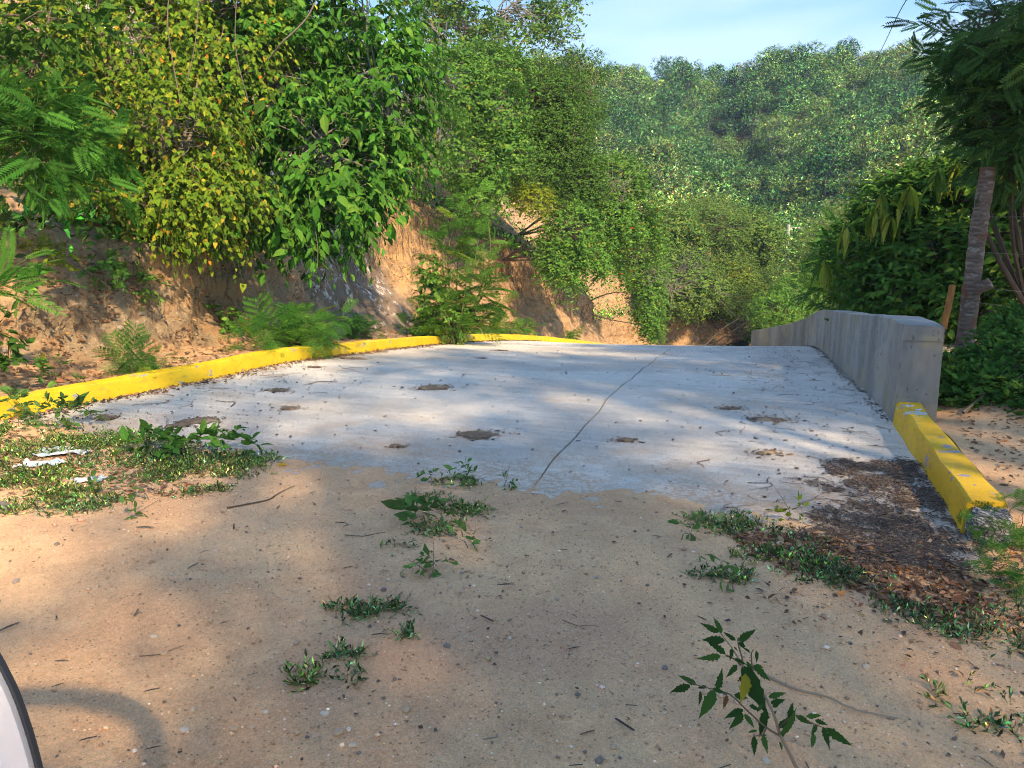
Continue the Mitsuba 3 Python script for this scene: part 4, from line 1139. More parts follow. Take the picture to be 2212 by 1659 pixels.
WEEDS = [(-0.26, 3.82, 0.16), (-0.54, 4.18, 0.2), (-0.46, 3.51, 0.1), (-0.05, 4.92, 0.12), (-0.38, 5.14, 0.14), (-0.55, 5.04, 0.12), (-4.46, 6.71, 0.3), (-4.08, 6.53, 0.26), (-3.93, 6.62, 0.2), (-2.84, 4.89, 0.14), (-2.6, 4.65, 0.14), (-2.35, 4.61, 0.12), (-2.21, 4.25, 0.1), (1.66, 4.29, 0.16), (-0.3, 4.94, 0.1), (-0.38, 3.51, 0.1), (0.99, 3.98, 0.12), (3.06, 5.04, 0.16), (1.0, 3.36, 0.14), (-4.06, 7.08, 0.22)]
DUNG = [(-0.28, 6.37, 0.193), (-0.91, 8.55, 0.224), (-2.46, 11.7, 0.221), (-2.92, 6.89, 0.178), (-3.03, 6.69, 0.115), (-2.63, 8.38, 0.12), (-2.23, 7.42, 0.106), (-3.85, 7.02, 0.125), (2.17, 7.42, 0.121), (2.41, 6.94, 0.22), (0.95, 6.18, 0.079), (1.99, 5.79, 0.116), (-0.95, 5.99, 0.054), (-2.68, 10.17, 0.104), (-0.51, 12.61, 0.078), (-0.24, 15.08, 0.111)]
RUBBISH = [(-3.47, 5.66, 0.16), (-3.45, 5.36, 0.13), (-2.92, 5.02, 0.09), (-3.6, 5.79, 0.1)]
LITTER_PATCH = [(x + (.16 if x > 2.5 and y > 3.9 else 0), y) for x, y in [(1.95, 5.14), (2.39, 5.6), (2.84, 5.66), (2.94, 5.25), (2.74, 4.49), (2.59, 4.04), (2.36, 3.62), (1.83, 3.32), (1.52, 3.62), (1.62, 4.33), (1.88, 4.49)]]
BROWN_LITTER = [(1.2, 4.11), (1.68, 4.04), (2.26, 3.91), (2.32, 3.51), (1.95, 2.9), (1.8, 3.05), (1.62, 3.32), (1.28, 3.62)]


def surf(x, y):
    """top of the dirt or of the slab."""
    s, t = st(x, y)
    g = zground(x, y)
    on = (t > np.interp(s, KS, KT)) & (t < np.interp(s, WS, WT)) & (s > 4.0)
    return np.where(on, np.maximum(g, zroad(s, t) + .02), g)


rng = np.random.default_rng(400)
mb, tb = MB(), MB()
for x, y, r, dens in COVER + [(-3.9, 5.5, .3, .8), (-3.5, 5.1, .3, .7), (-3.0, 5.5, .3, .6), (-2.5, 5.3, .25, .7), (-3.7, 4.6, .25, .6), (-2.0, 5.6, .2, .7), (-4.3, 6.5, .3, .8), (2.6, 2.6, .3, .4), (2.2, 2.9, .3, .4)]:
    r = r * 1.25
    n = int(4200 * r * r * dens) + 30
    a, q = rng.uniform(0, 6.28, n), np.sqrt(rng.random(n)) * r * (.7 + .5 * rng.random(n))
    px, py = x + q * np.cos(a), y + q * np.sin(a) * .8
    ok = nfbm(np.stack([px * 5, py * 5, px * 0], -1), 3, 12) + .22 * (rng.random(n) - .5) > .42
    px, py = px[ok], py[ok]
    p = np.stack([px, py, surf(px, py) + .002], -1)
    n = len(p)
    d = unit(np.stack([rng.normal(0, 1, n), rng.normal(0, 1, n), np.abs(rng.normal(0, .55, n)) + .15], -1))
    yel = rng.random() < .3 or x < -3
    pal = [((.085, .155, .04), 3), ((.12, .18, .045), 2), ((.07, .12, .045), 2), ((.30, .25, .11), 1)] if yel else [((.06, .115, .05), 3), ((.075, .14, .05), 2), ((.26, .21, .10), .5)]
    v, f, c, tl, _ = leafy(rng, p, d, LEAF_NARROW, .024, 7, .07, pal, .45, .1, 0, .9)
    mb.add(v, f, c)
    tb.add(*tubes(tl, np.tile(np.linspace(.0013, .0006, 4), (len(tl), 1)), 3), (.16, .17, .07))
labels["ground_cover"] = {"label": "patches of low creeping weeds and grass on the dirt", "category": "weeds", "kind": "stuff"}
scene["ground_cover"] = mb.ply("m_leaf_soft")
labels["weed_stems"] = {"label": "thin creeping stems of the low weeds", "category": "weeds", "kind": "stuff"}
scene["weed_stems"] = tb.ply("m_matt")
WL = ["upright four-leaved seedling in the sand just below the middle weed patch", "broad-leaved weed at the left end of the middle weed patch", "tiny two-leaved seedling in the middle of the track", "thin seedling at the concrete's dirt edge, right of the middle weeds",
      "leafy sprout at the top of the middle weed patch", "bushy small weed at the concrete's edge, left of the middle weed patch", "tall leafy weed at the left edge in front of the kerb", "second leafy weed in front of the kerb, right of the tallest",
      "leafy weed on the corner of the concrete by the kerb", "dark leafed sprout beside the white rubbish", "three-leaved sprout in the sand on the left", "small sprout right of the three-leaved one", "lone seedling on bare sand at the left", "pale yellow-green seedling at the litter's edge on the right",
      "tiny sprout on the track at the slab's edge", "smallest seedling among the pebbles of the track", "single small weed at the right of the track", "weed between the litter and the right kerb", "low weed on the sand near the foreground sapling", "bent weed stalk over the concrete's left corner"]
for i, (x, y, h) in enumerate(WEEDS):
    z = float(surf(x, y))
    big = i in (1, 6, 7, 8)
    h = h * (.72 if i < 6 else 1)
    plant("small_weed", WL[i], "plant", [(x, y, z + h * .62, h * (.55 if big else .4), h * (.5 if big else .4), h * .4)], [LEAF_OVATE, LEAF_SMALL][i % 2] if not big else LEAF_OVATE, .075 if big else .05, 16 if big else 6, 5 if big else 3, .12 if big else .06,
          [((.08, .16, .045), 3), ((.10, .19, .05), 2)] if i != 13 else P_YEL, 420 + i, root=(x, y, z - .01), r0=.004, hang=.1, thr=.15, inner=.2, twig_r=.0018)
# a broad dark-leaved weed clump on the left grass
plant("broad_weed", "clump of broad dark green leaves in the grass before the concrete's left edge", "plant", [(-2.58, 5.78, .10, .30, .20, .12), (-2.25, 5.62, .13, .25, .18, .12), (-2.85, 5.66, .08, .2, .16, .08)], LEAF_OVATE, .095, 75, 4, .12, [((.065, .16, .03), 3), ((.09, .20, .035), 2)], 445, root=(-2.5, 5.75, 0), r0=.006, hang=.1, thr=.3, freq=4, twig_r=.002)
k = thing("fallen_leaf", "single fallen bright yellow leaf on the dirt by the grass", "leaf")
v, f = place(LEAF_OVATE, np.array([[-1.74, 5.40, float(surf(-1.74, 5.40)) + .012]]), np.array([[.9, .3, .05]]), np.array([[.1, -.2, 1.0]]), np.array([.085]))
mb = MB()
mb.add(v, f, (.66, .38, .02))
scene[k] = mb.ply("m_leaf_soft")


def scatter_poly(rng, poly, n):
    from shapely.geometry import Polygon
    import shapely
    P = Polygon(poly)
    x0, y0, x1, y1 = P.bounds
    q = rng.uniform((x0, y0), (x1, y1), (n * 4, 2))
    return q[shapely.contains_xy(P, q[:, 0], q[:, 1])][:n]


def flat_bits(rng, x, y, tmpl, size, pal, lift=.004, tilt=.25, jit=.2, zf=surf):
    n = len(x)
    a = rng.uniform(0, 6.28, n)
    ax = np.stack([np.cos(a), np.sin(a), rng.normal(0, tilt * .5, n)], -1)
    nr = np.array([0, 0, 1.0]) + rng.normal(0, tilt, (n, 3))
    p = np.stack([x, y, zf(x, y) + lift + rng.random(n) * .012], -1)
    sz = size * np.exp(rng.normal(0, .3, n))
    v, f = place(tmpl, p, ax, nr, sz)
    return v, f, np.repeat(pick(rng, pal, n, jit), len(tmpl[0]), 0)


BROWNS = [((.16, .082, .045), 3), ((.22, .12, .065), 3), ((.10, .06, .038), 3), ((.34, .22, .12), 1.2), ((.36, .15, .045), .4)]
DUST = [((.062, .048, .040), 4), ((.092, .070, .056), 3), ((.16, .12, .09), 1)]
def ragged(q):
    import shapely
    d = shapely.distance(shapely.points(q), shapely.boundary(shapely.Polygon(LITTER_PATCH)))
    n3 = np.column_stack([q, q[:, :1] * 0])
    d = np.where((q[:, 0] > 2.3) & (q[:, 1] > 3.9), np.maximum(d, .3), d)
    return rng.random(len(q)) < sm((d - .12 + (nfbm(n3 * 3.2, 3, 17) - .5) * .9 + (nfbm(n3 * 12, 2, 18) - .5) * .3) / .3 + .25) + .03


rng = np.random.default_rng(450)
mb = MB()
q = scatter_poly(rng, LITTER_PATCH, 9000)
ok = nfbm(np.column_stack([q * 4, q[:, :1] * 0]), 3, 14) > .40
ok &= (nfbm(np.column_stack([q * 11, q[:, :1] * 0]), 2, 15) > .36)
ok |= (q[:, 1] < 4.4) & (rng.random(len(q)) < .45)
q = q[ok]
q = q[ragged(q)]
NEEDLE = (np.array([[-.05, 0, 0], [.05, 0, 0], [.05, 1, .02], [-.05, 1, .02], [0, .5, .08]]), np.array([[0, 1, 4], [1, 2, 4], [2, 3, 4], [3, 0, 4]]))
BIT = (np.array([[-.3, 0, 0], [.35, .1, 0], [.25, 1, .05], [-.3, .8, .02], [0, .5, .16]]), NEEDLE[1])
v, f, c = flat_bits(rng, q[:, 0], q[:, 1], NEEDLE, .045, DUST, tilt=.10)
mb.add(v, f, c)
q2 = scatter_poly(rng, LITTER_PATCH, 9000)
q2 = q2[(nfbm(np.column_stack([q2 * 4, q2[:, :1] * 0]), 3, 14) + .25 * (rng.random(len(q2)) - .5) > .42) | ((q2[:, 1] < 4.4) & (rng.random(len(q2)) < .45))]
q2 = q2[ragged(q2)]
v, f, c = flat_bits(rng, q2[:, 0], q2[:, 1], BIT, .017, DUST, tilt=.12)
mb.add(v, f, c)
labels["dark_litter"] = {"label": "dark crumbled plant litter spread over the concrete by the right kerb", "category": "litter", "kind": "stuff"}
scene["dark_litter"] = mb.ply("m_matt")
mb = MB()
q = scatter_poly(rng, BROWN_LITTER, 1900)
q = q[nfbm(np.column_stack([q * 3, q[:, :1] * 0]), 3, 19) > .40]
v, f, c = flat_bits(rng, q[:, 0], q[:, 1], LEAF_OVATE, .04, BROWNS, tilt=.5)
mb.add(v, f, c)
q = scatter_poly(rng, [(1.0, 3.2), (1.7, 2.4), (3.6, 2.2), (4.6, 5.5), (3.3, 5.2), (2.6, 4.2), (1.3, 4.3)], 900)
v, f, c = flat_bits(rng, q[:, 0], q[:, 1], LEAF_OVATE, .035, BROWNS + DUST, tilt=.5)
mb.add(v, f, c)
q = scatter_poly(rng, [(3.4, 5.2), (5.0, 5.5), (8.5, 10), (8, 12), (5.8, 10.9), (4.6, 8.2)], 2200)
v, f, c = flat_bits(rng, q[:, 0], q[:, 1], LEAF_OVATE, .05, BROWNS + DUST, tilt=.5)
mb.add(v, f, c)
q = scatter_poly(rng, [(-4.6, 6.6), (-2.2, 5.2), (-2, 4.7), (-3.3, 4.6), (-4.2, 5.6)], 700)
v, f, c = flat_bits(rng, q[:, 0], q[:, 1], LEAF_NARROW, .06, BROWNS + [((.40, .28, .16), 3)], tilt=.3)
mb.add(v, f, c)
q = scatter_poly(rng, [(1.9, 3.3), (2.5, 3.85), (3.4, 4.5), (3.9, 3.6), (3.0, 2.4), (2.2, 2.5)], 3200)
q = q[nfbm(np.column_stack([q * 2.6, q[:, :1] * 0]), 3, 20) > .42]
v, f, c = flat_bits(rng, q[:, 0], q[:, 1], LEAF_OVATE, .03, BROWNS + DUST, tilt=.4)
mb.add(v, f, c)
# stray bits over the sandy track, thicker to the right and round the weeds
x, y = rng.uniform(-2.8, 2.6, 4200), 1.9 + 3.0 * rng.random(4200) ** 1.3
w = .05 + .5 * sm((x - .4) / 1.2) + .5 * np.exp(-((x + .3 - .0 * y) / .28) ** 2)
ok = (rng.random(4200) < w * (nfbm(np.stack([x * 2, y * 2, x * 0], -1), 3, 55) > .42)) & (st(x, y)[0] < np.interp(st(x, y)[1], ET, ES))
v, f, c = flat_bits(rng, x[ok], y[ok], BIT, .014, DUST + [((.20, .13, .08), 3)], tilt=.3)
mb.add(v, f, c)
x, y = x[~ok][:110], y[~ok][:110]
v, f, c = flat_bits(rng, x, y, NEEDLE, .05, DUST, tilt=.1)
mb.add(v, f, c)
# the ledge behind the kerb, and pockets on the bank
n = 15000
i = rng.integers(0, NU, n * 3)
j = rng.integers(2, 62, n * 3)
w = sv[j]
keep = (bs[i] > 3) & (bs[i] < 24)
pk = pp[i, j]
pocket = nfbm(pk * 1.3, 3, 41) > .54
keep &= ((w < .04) & (nfbm(pk * 1.1, 2, 44) > .30)) | (pocket & (w < .8))
b = pk[keep][:n]
a = rng.uniform(0, 6.28, len(b))
v, f = place(LEAF_OVATE, b + rng.normal(0, .03, b.shape) * [1, 1, .2] + [0.0, -.02, .015], np.stack([np.cos(a), np.sin(a), rng.normal(0, .3, len(b))], -1), np.array([0.3, -.2, 1.0]) + rng.normal(0, .45, (len(b), 3)), .06 * np.exp(rng.normal(0, .3, len(b))))
mb.add(v, f, np.repeat(pick(rng, BROWNS, len(b), .2), 8, 0))
# a line of litter in the gutter
s = rng.uniform(4.9, 24, 3600)
s = s[rng.random(len(s)) < np.clip(1.3 - (s - 4) / 26, .2, 1)]
t = np.interp(s, KS, KT) + np.abs(rng.normal(0, .09, len(s))) * (1 + nnoise(np.stack([s, s * 0, s * 0], -1) * 1.3, 3)) + .02
x, y = xy(s, t)
v, f, c = flat_bits(rng, x, y, LEAF_OVATE, .045, BROWNS + DUST, tilt=.5)
mb.add(v, f, c)
s = rng.uniform(7.6, 26, 1400)
t = np.interp(s, WS, WT) - np.abs(rng.normal(0, .06, len(s))) - .01
x, y = xy(s, t)
v, f, c = flat_bits(rng, x, y, BIT, .02, DUST, tilt=.4)
mb.add(v, f, c)
labels["leaf_litter"] = {"label": "dry brown fallen leaves along the kerb, the bank and the right verge", "category": "litter", "kind": "stuff"}
scene["leaf_litter"] = mb.ply("m_matt")
# bits on the slab
mb = MB()
for x, y, r in DUNG:
    m = int(26 + 160 * r)
    a, q = rng.uniform(0, 6.28, m), r * (.75 + np.abs(rng.normal(0, .5, m)))
    v, f, c = flat_bits(rng, x + q * np.cos(a), y + q * np.sin(a) * .7, BIT, .026, DUST + [((.22, .15, .10), 2)], tilt=.2)
    mb.add(v, f, c)
n = 4200
s, t = rng.uniform(4.9, 20, n), rng.uniform(-6.3, .9, n)
pr = np.exp(-((t + 6) / 1.6) ** 2) * (s < 9) + .75 * np.exp(-((t - .1) / .9) ** 2) + .16
ok = rng.random(n) < pr
x, y = xy(s[ok], t[ok])
v, f, c = flat_bits(rng, x, y, BIT, .022, DUST, tilt=.3)
mb.add(v, f, c)
labels["crumbs"] = {"label": "small dark crumbs and seeds strewn over the concrete", "category": "debris", "kind": "stuff"}
scene["crumbs"] = mb.ply("m_matt")
# gravel
mb = MB()
n = 15000
y = 1.9 + 3.4 * rng.random(n) ** 1.4
x = rng.uniform(-3.6, 3.0, n)
ok = (nfbm(np.stack([x * 1.3, y * 1.3, x * 0], -1), 3, 51) + .25 * (rng.random(n) - .5) > .40) & (st(x, y)[0] < np.interp(st(x, y)[1], ET, ES) - .1)
x, y = x[ok], y[ok]
o = np.array([[1, 0, 0], [0, 1, 0], [-1, 0, 0], [0, -1, 0], [0, 0, .7], [0, 0, -.7]], float)
of = np.array([[0, 1, 4], [1, 2, 4], [2, 3, 4], [3, 0, 4], [1, 0, 5], [2, 1, 5], [3, 2, 5], [0, 3, 5]])
pv = np.repeat(o[None], len(x), 0) * (.55 + .6 * rng.random((len(x), 6, 1)))
r = .0046 * np.exp(rng.normal(0, .45, len(x)))
v = pv * r[:, None, None] + np.stack([x, y, zground(x, y) + r * .35], -1)[:, None]
mb.add(v.reshape(-1, 3), (of[None] + 6 * np.arange(len(x))[:, None, None]).reshape(-1, 3), np.repeat(pick(rng, [((.50, .37, .25), 4), ((.36, .24, .16), 3), ((.66, .58, .48), 1.2), ((.14, .12, .11), .8)], len(x), .15), 6, 0))
labels["gravel"] = {"label": "loose fine gravel scattered over the dirt track", "category": "gravel", "kind": "stuff"}
scene["gravel"] = mb.ply("m_matt", smooth=True)

# single stones of the track
rng = np.random.default_rng(460)
base_st = trimesh.creation.icosphere(2)
ST = []
for i in range(6):
    v = base_st.vertices * [1, .75, .6]
    v = v + unit(v) * ((nfbm(v * 1.6 + i * 9, 3, 60 + i) - .5) * .7)[:, None]
    mb = MB()
    mb.add(v, base_st.faces, [(.58, .47, .35), (.50, .37, .25), (.36, .31, .27), (.64, .55, .44), (.42, .28, .18), (.22, .19, .17)][i])
    ST.append(mb.ply("m_matt", smooth=True))
known = [(-1.13, 3.8, 0.012, 3), (-1.12, 2.41, 0.014, 0), (-0.86, 2.4, 0.013, 3), (-0.65, 2.38, 0.02, 3), (-0.58, 2.28, 0.024, 1), (-0.55, 2.3, 0.014, 3), (-0.67, 3.33, 0.013, 0), (-1.5, 2.76, 0.011, 0), (-0.37, 2.4, 0.022, 1), (-0.44, 2.6, 0.012, 5), (-2.38, 3.41, 0.022, 2), (-3.12, 4.42, 0.07, 5), (0.2, 4.29, 0.014, 0), (1.46, 3.91, 0.03, 1), (0.59, 2.68, 0.016, 5), (-0.9, 2.72, 0.01, 0), (-0.01, 2.9, 0.012, 3)]
SL = ['white pebble in the sand below the left end of the middle weeds', 'white pebble at the lower left, under the lowest weeds', 'pale pebble left of the lowest weeds near the bottom edge', 'pale flat stone near the bottom edge, left of the brown stone', 'brown stone at the bottom of the picture', 'pale pebble touching the brown stone at the bottom', 'white oval pebble left of the middle of the sand', "pale pebble beside the car door's shadow", 'light brown stone near the bottom middle', 'dark pebble above the light brown stone', 'grey stone at the left edge of the sand', 'big dark stone at the left edge of the weeds', "small white pebble on the track below the slab's joint", 'yellowish stone lying on the dark litter', 'dark pebble left of the foreground sapling', 'small pale pebble among the gravel at the lower left', 'small pale pebble in the middle of the track']
for i, (x, y, r, m) in enumerate(known):
    k = thing("stone", SL[i], "stone")
    scene[k] = {**ST[m], "to_world": T().translate([x, y, float(surf(x, y)) + r * .3]).rotate([0, 0, 1], float(rng.uniform(0, 360))).scale(float(r * .8))}
for i in range(70):
    x, y = rng.uniform(-2.6, 1.6), 1.95 + 2.6 * rng.random() ** 1.5
    r = .008 + .009 * rng.random() ** 2
    k = thing("pebble", "small pebble lying loose on the sandy track", "pebble", "pebbles on the sandy track")
    scene[k] = {**ST[int(rng.integers(6))], "to_world": T().translate([x, y, float(surf(x, y)) + r * .3]).rotate([0, 0, 1], float(rng.uniform(0, 360))).scale(float(r))}

# dung pats and clods dried on the slab
DL = ["large round dried dung pat with sandy middle, nearest on the concrete", "wide dried dung pat in two lobes in the middle of the concrete", "dark dried dung pat close to the left kerb", "dark dung pat on the left of the concrete near the weeds", "flat dung pat beside the dark one on the left", "small dark dung pat left of the middle",
      "small dung lumps below the smaller dark pat", "grey dung lump at the left corner of the concrete", "thin crust of dung on the right lane", "long thin crust of dung and twigs on the right lane", "small dung pat right of the joint", "broken dung bits on the right lane near the litter", "small brown clod near the sandy edge", "thin dark crust near the left kerb", "tiny far crust on the concrete near the crest", "far dark bit on the concrete by the crest"]
for i, (x, y, r) in enumerate(DUNG):
    rng = np.random.default_rng(470 + i)
    a = np.linspace(0, 6.2832, 49)[:-1]
    rings = np.linspace(0, 1, 9)
    el = .75 if i not in (8, 9, 11) else .35
    vv = [[0, 0, .012]]
    for q in rings[1:]:
        out = q * r * (.62 + 1.0 * (nfbm(np.stack([np.cos(a) * 1.2, np.sin(a) * 1.2, a * 0 + i * 3.3], -1), 4, 5) - .22))
        px, py = out * np.cos(a), out * np.sin(a) * el
        pz = .022 * (1 - q**3) + (nfbm(np.stack([px * 30, py * 30, px * 0 + i], -1), 3, 7) - .5) * .022 * (1 - q**6) + (.006 if q > .7 and q < .95 else 0) - (.004 if q > .97 else 0)
        vv += np.stack([px, py, pz], -1).tolist()
    ff = [[0, 1 + k, 1 + (k + 1) % 48] for k in range(48)]
    for q in range(7):
        o = 1 + q * 48
        for k in range(48):
            k1 = (k + 1) % 48
            ff += [[o + k, o + 48 + k, o + 48 + k1], [o + k, o + 48 + k1, o + k1]]
    vv = np.array(vv)
    ang = rng.uniform(-.4, .4)
    vx = vv[:, 0] * math.cos(ang) - vv[:, 1] * math.sin(ang) + x
    vy = vv[:, 0] * math.sin(ang) + vv[:, 1] * math.cos(ang) + y
    vz = vv[:, 2] * .8 + surf(vx, vy) + .002
    k = thing("dung_pat", DL[i], "dung")
    scene[k] = mikit.ply((np.stack([vx, vy, vz], -1), np.array(ff)), "m_dung", smooth=40)

# twigs on the slab and the dirt
rng = np.random.default_rng(480)
TW = []
for i in range(6):
    ln = np.array([[0, 0, 0]] + [[.25 * k + rng.normal(0, .02), rng.normal(0, .05), abs(rng.normal(.006, .006))] for k in range(1, 5)])
    ln[:, 1] += .12 * np.sin(np.linspace(0, 3, 5)) * rng.normal()
    mb = MB()
    mb.add(*tubes(curve(ln, 10)[None], np.linspace(.02, .010, 10)[None], 5), [(.13, .095, .07), (.24, .185, .14), (.33, .27, .21)][i % 3])
    if i % 2:
        mb.add(*tubes(curve([ln[2], ln[2] + [.15, .14, .01], ln[2] + [.3, .2, .015]], 6)[None], np.linspace(.012, .006, 6)[None], 4), (.16, .12, .09))
    TW.append(mb.ply("m_matt", smooth=True))
zones = [("right lane of the concrete", 90, lambda: (rng.uniform(5.2, 16), .95 - abs(rng.normal(0, .9))), (.08, .26)), ("left side of the concrete", 30, lambda: (rng.uniform(5.2, 9.5), -6.3 + abs(rng.normal(0, 1.0))), (.12, .40)), ("dark litter beside the right kerb", 26, lambda: (rng.uniform(4.3, 5.6), rng.uniform(-.3, .95)), (.1, .3))]
for nm, n, fn, (l0, l1) in zones:
    for _ in range(n):
        s, t = fn()
        x, y = xy(s, t)
        L = rng.uniform(l0, l1)
        k = thing("twig", f"thin dry twig lying on the {nm}", "twig", f"twigs on the {nm}")
        scene[k] = {**TW[int(rng.integers(6))], "to_world": T().translate([float(x), float(y), float(surf(x, y)) + .006]).rotate([0, 0, 1], float(rng.uniform(0, 360))).scale([L, L, L * .6])}
for (x, y, L, a, lab) in [(-1.75, 4.45, .5, 55, "branched dry twig on the sand left of the track"), (-.93, 4.0, .22, 10, "dark curved twig on the sand left of the middle weeds"), (-1.47, 2.75, .16, 30, "short dark stick on the lower left sand"), (.22, 3.05, .16, -20, "dark splinter on the right of the track"), (.95, 2.62, .45, -38, "smooth straight pale stick behind the foreground sapling")]:
    k = thing("stray_stick", lab, "stick")
    scene[k] = {**TW[2 if "pale" in lab else 3], "to_world": T().translate([x, y, float(surf(x, y)) + .008]).rotate([0, 0, 1], float(a)).scale([L, L * .5, L * .6])}
for i, (p0, p1, r, lab) in enumerate([((2.35, 3.42), (3.3, 3.33), .012, "pale straight stick lying at the right edge by the ferny weed"), ((2.38, 3.32), (3.2, 3.18), .010, "second pale stick under the first at the right edge"), ((4.2, 6.9), (6.6, 8.6), .014, "long bent bare branch over the shrub right of the wall"), ((5.3, 9.2), (6.4, 9.9), .012, "grey cut branch on the sandy mound"), ((4.6, 7.2), (5.9, 7.5), .010, "thin bare branch sticking out of the ground shrub")]):
    up = .42 if i in (2, 4) else .04
    a = np.array([*p0, float(zground(*p0)) + .03])
    b = np.array([*p1, float(zground(*p1)) + up])
    k = thing("cut_branch", lab, "branch")
    scene[k] = mikit.ply(tubes(curve([a, (a + b) / 2 + [0, .05, .05 + .1 * (i == 2)], b], 14)[None], np.linspace(r, r * .5, 14)[None], 6), "m_bark", smooth=True)

# white wrappers in the grass
for i, (x, y, r) in enumerate(RUBBISH):
    n = 22
    g = np.linspace(-1, 1, n)
    A, B = np.meshgrid(g, g)
    q = np.stack([A * 2.1 + i * 5, B * 2.1, A * 0 + i], -1)
    hz = np.abs(nfbm(q, 4, 70) - .5) * .55
    wob = 1 + .5 * (nfbm(q * .9 + 3, 3, 71) - .5)
    X, Y = x + A * r * wob * 1.1, y + B * r * .55 * wob + .3 * r * np.sin(A * 3)
    mb = MB()
    c = np.where((nfbm(q * 1.7, 3, 72) > .56)[..., None], (.50, .66, .70), (.78, .78, .76))
    mb.add(np.stack([X, Y, surf(X, Y) + .012 + hz * r], -1).reshape(-1, 3), grid_faces(n, n), c.reshape(-1, 3))
    k = thing("plastic_wrapper", ["largest crumpled white and blue wrapper in the left grass", "crumpled wrapper with pale blue print left of the largest", "small white torn wrapper by the dark sprout", "white scrap just above the other wrappers"][i], "rubbish")
    scene[k] = mb.ply("m_matt", smooth=True)

# ---------------------------------------------------------------- the sapling in the foreground
SAP_STEMS = [[(0.855, 2.005, 0.087), (0.85, 2.02, 0.109), (0.837, 2.038, 0.136), (0.814, 2.069, 0.182), (0.805, 2.093, 0.22), (0.794, 2.111, 0.249), (0.774, 2.136, 0.288), (0.751, 2.157, 0.323), (0.72, 2.176, 0.353), (0.696, 2.199, 0.392), (0.662, 2.223, 0.434), (0.652, 2.237, 0.457)], [(0.814, 2.068, 0.181), (0.774, 2.081, 0.201), (0.721, 2.107, 0.241), (0.676, 2.13, 0.278), (0.634, 2.137, 0.29), (0.585, 2.144, 0.3), (0.536, 2.153, 0.315)], [(0.752, 2.157, 0.321), (0.751, 2.173, 0.348), (0.752, 2.191, 0.379), (0.761, 2.199, 0.392)], [(0.722, 2.176, 0.353), (0.722, 2.186, 0.371), (0.714, 2.208, 0.407), (0.718, 2.215, 0.42)], [(0.815, 2.072, 0.187), (0.814, 2.081, 0.201), (0.865, 2.099, 0.229), (0.897, 2.092, 0.218), (0.932, 2.084, 0.206), (0.955, 2.079, 0.199)], [(0.774, 2.081, 0.201), (0.759, 2.07, 0.185), (0.731, 2.068, 0.181)], [(0.672, 2.19, 0.377), (0.696, 2.185, 0.368), (0.717, 2.176, 0.353)]]
SAP_LEAVES = [((0.656, 2.225, 0.436), (0.612, 2.233, 0.451)), ((0.665, 2.223, 0.434), (0.649, 2.241, 0.465)), ((0.673, 2.212, 0.415), (0.621, 2.217, 0.423)), ((0.672, 2.191, 0.379), (0.629, 2.206, 0.405)), ((0.656, 2.189, 0.376), (0.6, 2.19, 0.377)), ((0.708, 2.212, 0.415), (0.68, 2.221, 0.431)), ((0.711, 2.212, 0.415), (0.769, 2.214, 0.418)), ((0.7, 2.203, 0.399), (0.708, 2.197, 0.389)), ((0.749, 2.194, 0.384), (0.732, 2.203, 0.399)), ((0.769, 2.197, 0.389), (0.772, 2.182, 0.363)), ((0.761, 2.176, 0.353), (0.782, 2.172, 0.347)), ((0.693, 2.2, 0.394), (0.684, 2.186, 0.371)), ((0.704, 2.176, 0.353), (0.679, 2.16, 0.328)), ((0.737, 2.182, 0.363), (0.746, 2.163, 0.333)), ((0.733, 2.163, 0.333), (0.705, 2.131, 0.28)), ((0.742, 2.16, 0.328), (0.743, 2.15, 0.31)), ((0.572, 2.145, 0.303), (0.53, 2.155, 0.319)), ((0.553, 2.145, 0.303), (0.507, 2.129, 0.277)), ((0.622, 2.141, 0.295), (0.649, 2.137, 0.29)), ((0.627, 2.137, 0.29), (0.586, 2.107, 0.241)), ((0.603, 2.144, 0.3), (0.581, 2.141, 0.295)), ((0.664, 2.13, 0.278), (0.657, 2.111, 0.249)), ((0.686, 2.131, 0.28), (0.723, 2.115, 0.254)), ((0.709, 2.108, 0.244), (0.658, 2.104, 0.237)), ((0.708, 2.102, 0.234), (0.665, 2.09, 0.215)), ((0.711, 2.102, 0.234), (0.729, 2.084, 0.206)), ((0.729, 2.115, 0.254), (0.756, 2.11, 0.246)), ((0.772, 2.127, 0.273), (0.741, 2.139, 0.293)), ((0.791, 2.127, 0.273), (0.833, 2.131, 0.28)), ((0.795, 2.118, 0.258), (0.831, 2.122, 0.266)), ((0.8, 2.111, 0.249), (0.826, 2.116, 0.256)), ((0.77, 2.118, 0.258), (0.758, 2.107, 0.241)), ((0.781, 2.108, 0.244), (0.76, 2.075, 0.192)), ((0.797, 2.101, 0.232), (0.817, 2.104, 0.237)), ((0.808, 2.081, 0.201), (0.857, 2.093, 0.22)), ((0.845, 2.095, 0.222), (0.874, 2.11, 0.246)), ((0.868, 2.099, 0.229), (0.903, 2.089, 0.213)), ((0.899, 2.098, 0.227), (0.934, 2.102, 0.234)), ((0.925, 2.092, 0.218), (0.953, 2.092, 0.218)), ((0.929, 2.086, 0.208), (0.914, 2.073, 0.189)), ((0.916, 2.072, 0.187), (0.909, 2.055, 0.161)), ((0.947, 2.082, 0.203), (0.952, 2.058, 0.166)), ((0.956, 2.081, 0.201), (1.005, 2.06, 0.168)), ((0.745, 2.076, 0.194), (0.724, 2.076, 0.194)), ((0.734, 2.069, 0.182), (0.729, 2.046, 0.148)), ((0.759, 2.069, 0.182), (0.777, 2.066, 0.178)), ((0.809, 2.06, 0.168), (0.812, 2.049, 0.152)), ((0.583, 2.136, 0.288), (0.573, 2.119, 0.261))]
key = thing("sapling", "thin sapling with toothed dark green leaves in the right foreground", "plant")
